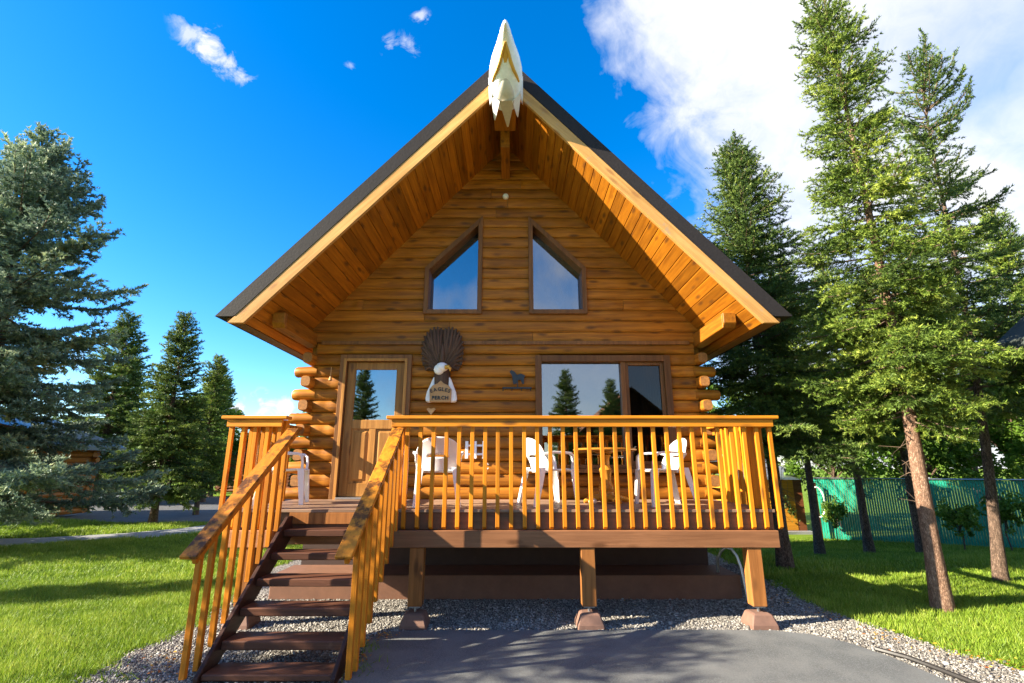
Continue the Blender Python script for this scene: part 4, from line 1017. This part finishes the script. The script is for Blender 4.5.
# tall sunlit spruce right of the cabin
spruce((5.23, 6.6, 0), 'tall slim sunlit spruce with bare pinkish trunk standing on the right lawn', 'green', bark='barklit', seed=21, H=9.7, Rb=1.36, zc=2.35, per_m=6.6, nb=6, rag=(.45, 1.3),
       prof=lambda t: min(1, .45 + t * 5) * max(.36, 1 - 1.2 * t) * (1 if t < .95 else (1 - t) / .05 * .8 + .2), droop=.34, twig=.42, tsp=.085, per=150, ln=.046, w=.0072, dead=4, trunk_r=.102, up=.22, bend=.05)
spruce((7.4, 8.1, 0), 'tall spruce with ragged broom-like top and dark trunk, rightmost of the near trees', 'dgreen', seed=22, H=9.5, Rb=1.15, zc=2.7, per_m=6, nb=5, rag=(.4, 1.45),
       prof=lambda t: (.95 - .78 * t) if t < .60 else (.34 if t < .72 else .60 - 1.2 * max(0, t - .84)), droop=.25, twig=.36, tsp=.09, per=140, ln=.05, w=.0078, dead=4, trunk_r=.085, up=.35, lean=(.75, .1), bend=.12, dense=.9)
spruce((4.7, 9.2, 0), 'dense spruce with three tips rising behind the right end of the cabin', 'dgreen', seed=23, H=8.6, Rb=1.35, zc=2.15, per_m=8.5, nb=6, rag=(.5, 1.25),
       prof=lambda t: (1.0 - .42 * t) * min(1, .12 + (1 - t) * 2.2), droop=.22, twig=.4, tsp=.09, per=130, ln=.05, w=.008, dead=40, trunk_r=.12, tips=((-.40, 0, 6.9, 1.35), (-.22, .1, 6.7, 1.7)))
def G(x, y, dz=0): return (x, y, float(gz(x, y)) + dz)
a = spruce(G(7.3, 12.6), 'slender dark spruce in front of the green fence, nearest to the orange shed', 'green', seed=24, H=7.6, Rb=1.3, zc=2.9, per_m=8, nb=6, prof=lambda t: (1 - t) ** .7, droop=.2, twig=.4, tsp=.10, per=100, ln=.06, w=.0095, dead=60, trunk_r=.11)
a.scale = (.95, .95, 1.0)
dup(a, G(8.75, 13.0), 1.9, 'slender spruce in front of the green fence, between two thinner trunks', scale=(1, 1, 1.0))
dup(a, G(10.2, 13.2), 5.0, 'slender spruce shading the middle of the green fence', scale=(1.1, 1.1, 1.0))
dup(a, G(15.2, 14.2), 2.7, 'pointed spruce by the fence at the right edge of the view', scale=(1.2, 1.2, 1.35))
dup(a, G(17.6, 19.5), 4.4, 'broad spruce beyond the far right end of the fence', scale=(1.7, 1.7, 1.35))
# blue spruce on the left
spruce((-11.7, 10.75, 0), 'large blue spruce with sweeping low branches at the left edge', 'blue', name='blue_spruce', seed=31, H=9.9, Rb=3.85, zc=1.2, per_m=4.8, nb=7, rag=(.48, 1.35),
       prof=lambda t: float(np.interp(t, [0, .04, .09, .14, .26, .42, .62, .80, .93, 1], [.80, 1.0, .92, .58, .48, .58, .46, .27, .11, .0])), droop=.30, twig=.60, tsp=.135, per=85, ln=.085, w=.016, trunk_r=.2, up=.34, side=lambda az, t: 1 - (.5 * math.exp(-((az - 4.6) / 1.0) ** 2) if t < .16 else 0))
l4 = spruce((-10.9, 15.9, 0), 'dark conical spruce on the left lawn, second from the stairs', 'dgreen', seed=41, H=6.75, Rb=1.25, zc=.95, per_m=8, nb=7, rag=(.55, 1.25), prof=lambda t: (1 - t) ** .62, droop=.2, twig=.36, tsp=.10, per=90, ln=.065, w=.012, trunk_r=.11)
dup(l4, (-19.4, 24.0, 0), 2.2, 'dark conical spruce rising behind the blue metal roof', scale=(1.7, 1.7, 1.38))
l5 = spruce((-11.45, 18.9, 0), 'slim columnar spruce by the road, nearest to the stairs', 'green', seed=42, H=5.9, Rb=.72, zc=1.0, per_m=9, nb=7, prof=lambda t: .95 - .45 * t if t < .9 else (1 - t) * 5, droop=.2, twig=.3, tsp=.10, per=90, ln=.065, w=.012, trunk_r=.09)
dup(l4, (-17.2, 15.2, 0), 4.0, 'very dark spruce peeking out above the blue spruce at the left border', scale=(1.25, 1.25, 1.38))
dup(l5, (-15.2, 25.5, 0), 1.0, 'slim far spruce across the road, left of the red-brown cabin', scale=(1.3, 1.3, 1.15))
dup(l4, (-21, 27, 0), .6, 'far spruce across the road behind the blue-roofed cabin', scale=(1.3, 1.3, 1.15))
dup(l4, (-17.5, 30, 0), 3.0, 'far spruce across the road, behind the slim columnar one', scale=(1.2, 1.2, 1.05))
# trees behind the photographer: they shade the driveway and mirror in the panes
for (x, y, s_, rz, lab) in ((3.3, -14.5, 1.12, .5, 'spruce mirrored in the left part of the big window'), (6.1, -14.8, 1.04, 2.0, 'spruce mirrored beside the window mullion'),
                     (-7.6, -9.5, 1.0, 1.1, 'spruce mirrored in the door pane'), (-15.8, 4.55, (.75, .75, 1.1), 4.1, 'spruce left of the view that throws a shadow band on the lawn')):
    dup(l4, (x, y, 0), rz, lab, scale=s_ if isinstance(s_, tuple) else (s_, s_, s_))

l6 = spruce((-7.6, 2.75, 0), 'short bare-trunked spruce left of the photographer that shades the driveway', 'dgreen', seed=71, H=4.9, Rb=1.25, zc=2.75, per_m=7, nb=5, prof=lambda t: (1 - t) ** .6 * (.8 + .35 * math.sin(t * 11)), droop=.15, twig=.4, tsp=.12, per=80, ln=.06, w=.011, trunk_r=.06)
dup(l6, (-7.4, 1.35, 0), 2.0, 'second short bare-trunked spruce left of the photographer, shading the near driveway', scale=(1.1, 1.1, .98))
# leafy trees and shrubs
def leafy(seed, H, Rr, n, leaf, zc, flat=1.0):
    rg = np.random.default_rng(seed)
    tr = MB(); tr.tube([(0, 0, 0), (.05, .02, H * .3), (-.04, .05, H * .6), (.02, 0, H * .9)], [.09 * H / 6, .075 * H / 6, .05 * H / 6, .012], 8)
    nc = 46; c = rg.normal(size=(nc, 3)); c /= np.linalg.norm(c, axis=1)[:, None]; c *= (rg.random(nc) ** .45)[:, None]
    c = c * np.array([Rr, Rr, (H - zc) / 2]) + np.array([0, 0, (H + zc) / 2]); rad = Rr * rg.uniform(.16, .36, nc)
    for q in c[::2]: tr.tube([(0, 0, max(.2, q[2] * .6)), tuple(q * np.array([.6, .6, .85])), tuple(q)], [.03 * H / 6, .018 * H / 6, .006], 5, cap=False)
    k = rg.integers(0, nc, n); d = rg.normal(size=(n, 3)); d /= np.linalg.norm(d, axis=1)[:, None]
    p = c[k] + d * (rad[k] * rg.random(n) ** .4)[:, None]
    u = rg.normal(size=(n, 3)); u /= np.linalg.norm(u, axis=1)[:, None]; w_ = np.cross(u, rg.normal(size=(n, 3))); w_ /= np.linalg.norm(w_, axis=1)[:, None]
    s = (leaf * rg.uniform(.6, 1.3, n))[:, None]
    v = np.stack([p - u * s, p + w_ * s * .55, p + u * s, p - w_ * s * .55], 1).reshape(-1, 3)
    t = np.clip(rg.normal(.5, .15, nc)[k] + rg.normal(0, .12, n), 0, 1)
    return tr, v, np.arange(len(v)).reshape(-1, 4), np.repeat(t, 4)
def leafy_thing(name, loc, label, group, **kw):
    t = thing(name, loc, label, 'tree' if 'tree' in name else 'shrub', group); tr, v, f, tt = leafy(**kw)
    tr.build('trunk', M['bark'], t, smooth=True, local=True); npmesh('crown', v, f, M['leaf'], t, tint=tt); return t
GB = 'leafy trees beyond the lawns'
b1 = leafy_thing('birch_tree', G(11.2, 17.9), 'light green leafy tree behind the left end of the green fence', GB, seed=51, H=6.0, Rr=1.9, n=16000, leaf=.075, zc=1.2)
dup(b1, G(13.6, 16.8), 2, 'light green leafy tree behind the shaded middle of the fence', GB, (1, 1, .9))
dup(b1, G(17, 17.2), 4, 'light green leafy tree behind the right end of the fence', GB, (1.1, 1.1, .95))
dup(b1, G(8.2, 21.5), 1, 'light green leafy tree behind the orange shed', GB, (1.2, 1.2, 1.0))
dup(b1, (-12.6, 33, 0), 3, 'bright leafy tree across the road, left of the railing', GB, (1.5, 1.5, .85))
dup(b1, (-15.6, 24.5, 0), 5, 'bright leafy tree between the dark conical spruces', GB, (1.2, 1.2, .85))
dup(b1, (-24, 36, 0), .6, 'leafy tree far across the road', GB, (1.8, 1.8, 1.1))
sh1 = leafy_thing('leafy_shrub', G(11.6, 13.6), 'pale green leafy shrub in front of the shaded fence', 'shrubs by the fence', seed=61, H=1.3, Rr=.45, n=1500, leaf=.05, zc=.35)
dup(sh1, G(13.2, 14.0), 2, 'pale green leafy shrub at the right end of the fence', 'shrubs by the fence', (1.1, 1.1, 1.2))
dup(sh1, G(10.1, 16.4), 4, 'low dark shrub at the foot of the fence beside the shed', 'shrubs by the fence', (.8, .8, 1.0))

# ------------------------------------------------------------------ fence, shed, neighbours
def slat_mat():
    return plain('green_privacy_slat', (.015, .28, .185), .4, noise=.2, scale=5)
M['slat'] = slat_mat()
fn = thing('slatted_fence', (12.5, 15.5, -.5), 'green slatted chain-link fence across the back of the right lawn', 'fence')
fx0, fx1, fy0, fy1 = 9.9, 21.0, 16.9, 11.4; nS = 190; FZ = -.55
q = MB(); ux, uy = (fx1 - fx0), (fy1 - fy0); LL_ = math.hypot(ux, uy); ux /= LL_; uy /= LL_
for i in range(nS):
    s0 = LL_ * i / nS; s1 = s0 + LL_ / nS * .80; hz = 1.30
    P = [(fx0 + ux * s_, fy0 + uy * s_) for s_ in (s0, s1)]; o_ = random.uniform(-.006, .006); o_ = (-uy * o_, ux * o_); th_ = (-uy * .012, ux * .012)
    q.hexa([(P[0][0] + o_[0], P[0][1] + o_[1], FZ), (P[1][0] + o_[0], P[1][1] + o_[1], FZ), (P[1][0] + th_[0], P[1][1] + th_[1], FZ), (P[0][0] + th_[0], P[0][1] + th_[1], FZ)],
           [(P[0][0] + o_[0], P[0][1] + o_[1], hz + random.uniform(-.01, .01)), (P[1][0] + o_[0], P[1][1] + o_[1], hz), (P[1][0] + th_[0], P[1][1] + th_[1], hz), (P[0][0] + th_[0], P[0][1] + th_[1], hz)])
q.build('slat_panel', M['slat'], fn)
q = MB(); nw = 90
for i in range(nw):
    for sg in (1, -1):
        s0 = LL_ * i / nw; s1 = s0 + sg * 1.36
        if s1 < 0 or s1 > LL_: continue
        P = [(fx0 + ux * s_ + uy * .03, fy0 + uy * s_ - ux * .03) for s_ in (s0, s1)]
        q.tube([(P[0][0], P[0][1], FZ), (P[1][0], P[1][1], 1.31)], .002, 4, cap=False)
q.build('chain_link', M['darkmetal'], fn)
q = MB(); q.tube([(fx0, fy0 - .03, 1.33), (fx1, fy1 - .03, 1.33)], .022, 8); q.build('top_rail', M['galv'], fn, smooth=True)
for i in range(5):
    s_ = LL_ * i / 4; q = MB(); x_, y_ = fx0 + ux * s_, fy0 + uy * s_ + .06; q.tube([(x_, y_, FZ - .05), (x_, y_, 1.38)], .03, 8); q.build('post', M['galv'], fn, smooth=True)

SX, SY, SZ = 9.95, 18.3, -.55
sd = thing('garden_shed', (SX - 1, SY + .8, SZ), 'small bright orange wooden shed behind the right end of the deck', 'shed')
q = MB()
for i in range(12): q.box(SX - 2.3, SX, SY - .06 + .002 * (i % 2), SY, SZ + .1 + i * .142, SZ + .1 + i * .142 + .138)
q.box(SX - 2.3, SX - .002, SY + .002, SY + 1.8, SZ + .1, SZ + 1.82); q.build('wall', M['shedwall'], sd, bevel=.006)
q = MB(); q.hexa([(SX - 2.5, SY - .3, SZ + 1.80), (SX + .2, SY - .3, SZ + 1.80), (SX + .2, SY + 2, SZ + 2.5), (SX - 2.5, SY + 2, SZ + 2.5)], [(SX - 2.5, SY - .3, SZ + 1.88), (SX + .2, SY - .3, SZ + 1.88), (SX + .2, SY + 2, SZ + 2.58), (SX - 2.5, SY + 2, SZ + 2.58)]); q.build('roof', M['galv'], sd)
q = MB(); q.box(SX + .005, SX + .3, SY - .05, SY + .1, SZ + .05, SZ + 1.8); q.build('corner_board', M['redlog'], sd)
q = MB(); q.box(SX - 2.4, SX + .4, SY - .35, SY + 1.9, SZ - .05, SZ + .09); q.build('slab', M['walk'], sd)
pl = thing('wall_planter', (SX - .65, SY - .07, SZ + 1.3), 'white hanging planter with trailing vine on the orange shed wall', 'planter')
q = MB(); q.lathe((0, -.10, .14), [(.08, 0), (.11, .02), (.14, .22), (.145, .23)], 14); q.build('pot', M['white'], pl, smooth=True, local=True)
rg = np.random.default_rng(9); n_ = 300; ff_ = rg.random(n_); p = np.stack([.0 + ff_ * .5 + rg.normal(0, .06, n_), -.09 + rg.normal(0, .03, n_), .15 - ff_ * .85 + rg.normal(0, .07, n_)], 1)
u = rg.normal(size=(n_, 3)); u /= np.linalg.norm(u, axis=1)[:, None]; w_ = np.cross(u, rg.normal(size=(n_, 3))); w_ /= np.linalg.norm(w_, axis=1)[:, None]
v = np.stack([p - u * .045, p + w_ * .025, p + u * .045, p - w_ * .025], 1).reshape(-1, 3)
npmesh('vine', v, np.arange(len(v)).reshape(-1, 4), M['dgreen'], pl, tint=np.repeat(rg.random(n_) * .5, 4))
hs_ = thing('hose_reel_post', G(9.75, 16.6), 'pale hose looped on a post beside the orange shed', 'hose')
q = MB(); q.box(-.035, .035, 0, .07, 0, 1.75); q.build('post', M['redlog'], hs_, local=True)
q = MB(); q.tube([(.22 * math.cos(a * .4) * (1 + .04 * math.sin(a * 1.3)), -.04 - .006 * (a % 5), 1.15 + .46 * math.sin(a * .4)) for a in range(64)], .02, 6); q.build('loop', M['white'], hs_, smooth=True, local=True)

def simple_cabin(name, label, x0, x1, y0, y1, zw, zr, wallm, roofm, axis='x', over=.6, logs=True, th=.14):
    t = thing(name, ((x0 + x1) / 2, (y0 + y1) / 2, 0), label, 'cabin')
    q = MB(); nL = int(zw / .2)
    for i in range(nL):
        z = .1 + (zw - .1) * i / nL; dz = (zw - .1) / nL; e = .15 if i % 2 else 0
        for yy in (y0, y1 - .2): q.tube([(x0 - e, yy + .1, z + dz / 2), (x1 + e, yy + .1, z + dz / 2)], dz / 2 * 1.02, 8)
        e = 0 if i % 2 else .15
        for xx in (x0, x1 - .2): q.tube([(xx + .1, y0 - e, z + dz / 2), (xx + .1, y1 + e, z + dz / 2)], dz / 2 * 1.02, 8)
    q.build('wall', wallm, t, smooth=True)
    r_ = MB()
    if axis == 'x':      # ridge along y, slopes in x
        xm_ = (x0 + x1) / 2
        for s_, xe in ((-1, x0 - over), (1, x1 + over)):
            sl_ = (zr - zw) / abs(xm_ - (x0 if s_ < 0 else x1)); ze = zw - over * sl_
            P = [(xm_, zr), (xe, ze), (xe, ze - th), (xm_, zr - th)]
            if s_ > 0: P.reverse()
            r_.prism(P, y0 - over, y1 + over)
        for yy in (y0 + .05, y1 - .1):
            g_ = MB(); g_.prism([(x0, zw - .05), (x1, zw - .05), (xm_, zr - th)], yy, yy + .05); g_.build('gable', wallm, t)
    else:
        ym = (y0 + y1) / 2
        for s_, ye in ((-1, y0 - over), (1, y1 + over)):
            sl_ = (zr - zw) / abs(ym - (y0 if s_ < 0 else y1)); ze = zw - over * sl_
            a, b_ = (x0 - over, x1 + over)
            r_.hexa([(a, ye, ze - th), (b_, ye, ze - th), (b_, ym, zr - th), (a, ym, zr - th)], [(a, ye, ze), (b_, ye, ze), (b_, ym, zr), (a, ym, zr)])
            for k in range(int((b_ - a) / .45)):
                xx = a + .1 + k * .45; r_.hexa([(xx, ye, ze + .002), (xx + .04, ye, ze + .002), (xx + .04, ym, zr + .002), (xx, ym, zr + .002)], [(xx, ye, ze + .04), (xx + .04, ye, ze + .04), (xx + .04, ym, zr + .04), (xx, ym, zr + .04)])
        for xx in (x0 + .05, x1 - .1):
            g_ = MB(); g_.add([(xx, y0, zw - .05), (xx, y1, zw - .05), (xx, ym, zr - th), (xx + .05, y0, zw - .05), (xx + .05, y1, zw - .05), (xx + .05, ym, zr - th)], [(0, 1, 2), (5, 4, 3), (0, 3, 4, 1), (1, 4, 5, 2), (2, 5, 3, 0)]); g_.build('gable', wallm, t)
    r_.build('roof', roofm, t)
    dr = MB(); xd = x0 + (x1 - x0) * .72; dr.box(xd - .45, xd + .45, y0 - .06, y0 + .02, .12, 2.1); dr.build('door', M['trim'], t)
    wn_ = MB(); xd = x0 + (x1 - x0) * .35; wn_.box(xd - .6, xd + .6, y0 - .06, y0 + .02, 1.1, 2.1); w__ = wn_.build('window', M['trim'], t)
    wn_ = MB(); wn_.box(xd - .52, xd + .52, y0 - .07, y0 - .062, 1.18, 2.02); wn_.build('pane', M['glass'], w__)
    return t
M['orangelog'] = wood('orange_log_stain', (.30, .095, .014), (.50, .19, .03), 'X', knots=False)
simple_cabin('log_cabin', 'orange log cabin with blue metal roof half hidden behind the blue spruce', -20.6, -15.2, 16.3, 18.6, 2.6, 3.55, M['orangelog'], M['blueroof'], axis='x', over=.6)
simple_cabin('log_cabin', 'small red-brown log cabin far across the road behind the stair railing', -19.2, -14.5, 33.5, 38, 2.5, 4.2, M['redlog'], M['trim'], axis='x', over=.5)
simple_cabin('log_cabin', 'dark roofed log cabin whose eave enters at the right edge', 7.7, 13.5, -.5, 6.3, 3.96, 6.28, M['redlog'], M['shaderoof'], axis='x', over=.7, th=.26)
simple_cabin('log_cabin', 'log cabin across the drive mirrored in the big window', 4.7, 10.7, -23, -16.5, 4.2, 6.7, M['redlog'], M['trim'], axis='x', over=.5)

S.cycles.max_bounces = 8; S.cycles.transparent_max_bounces = 12; S.cycles.use_denoising = True
S.cycles.sample_clamp_indirect = 6
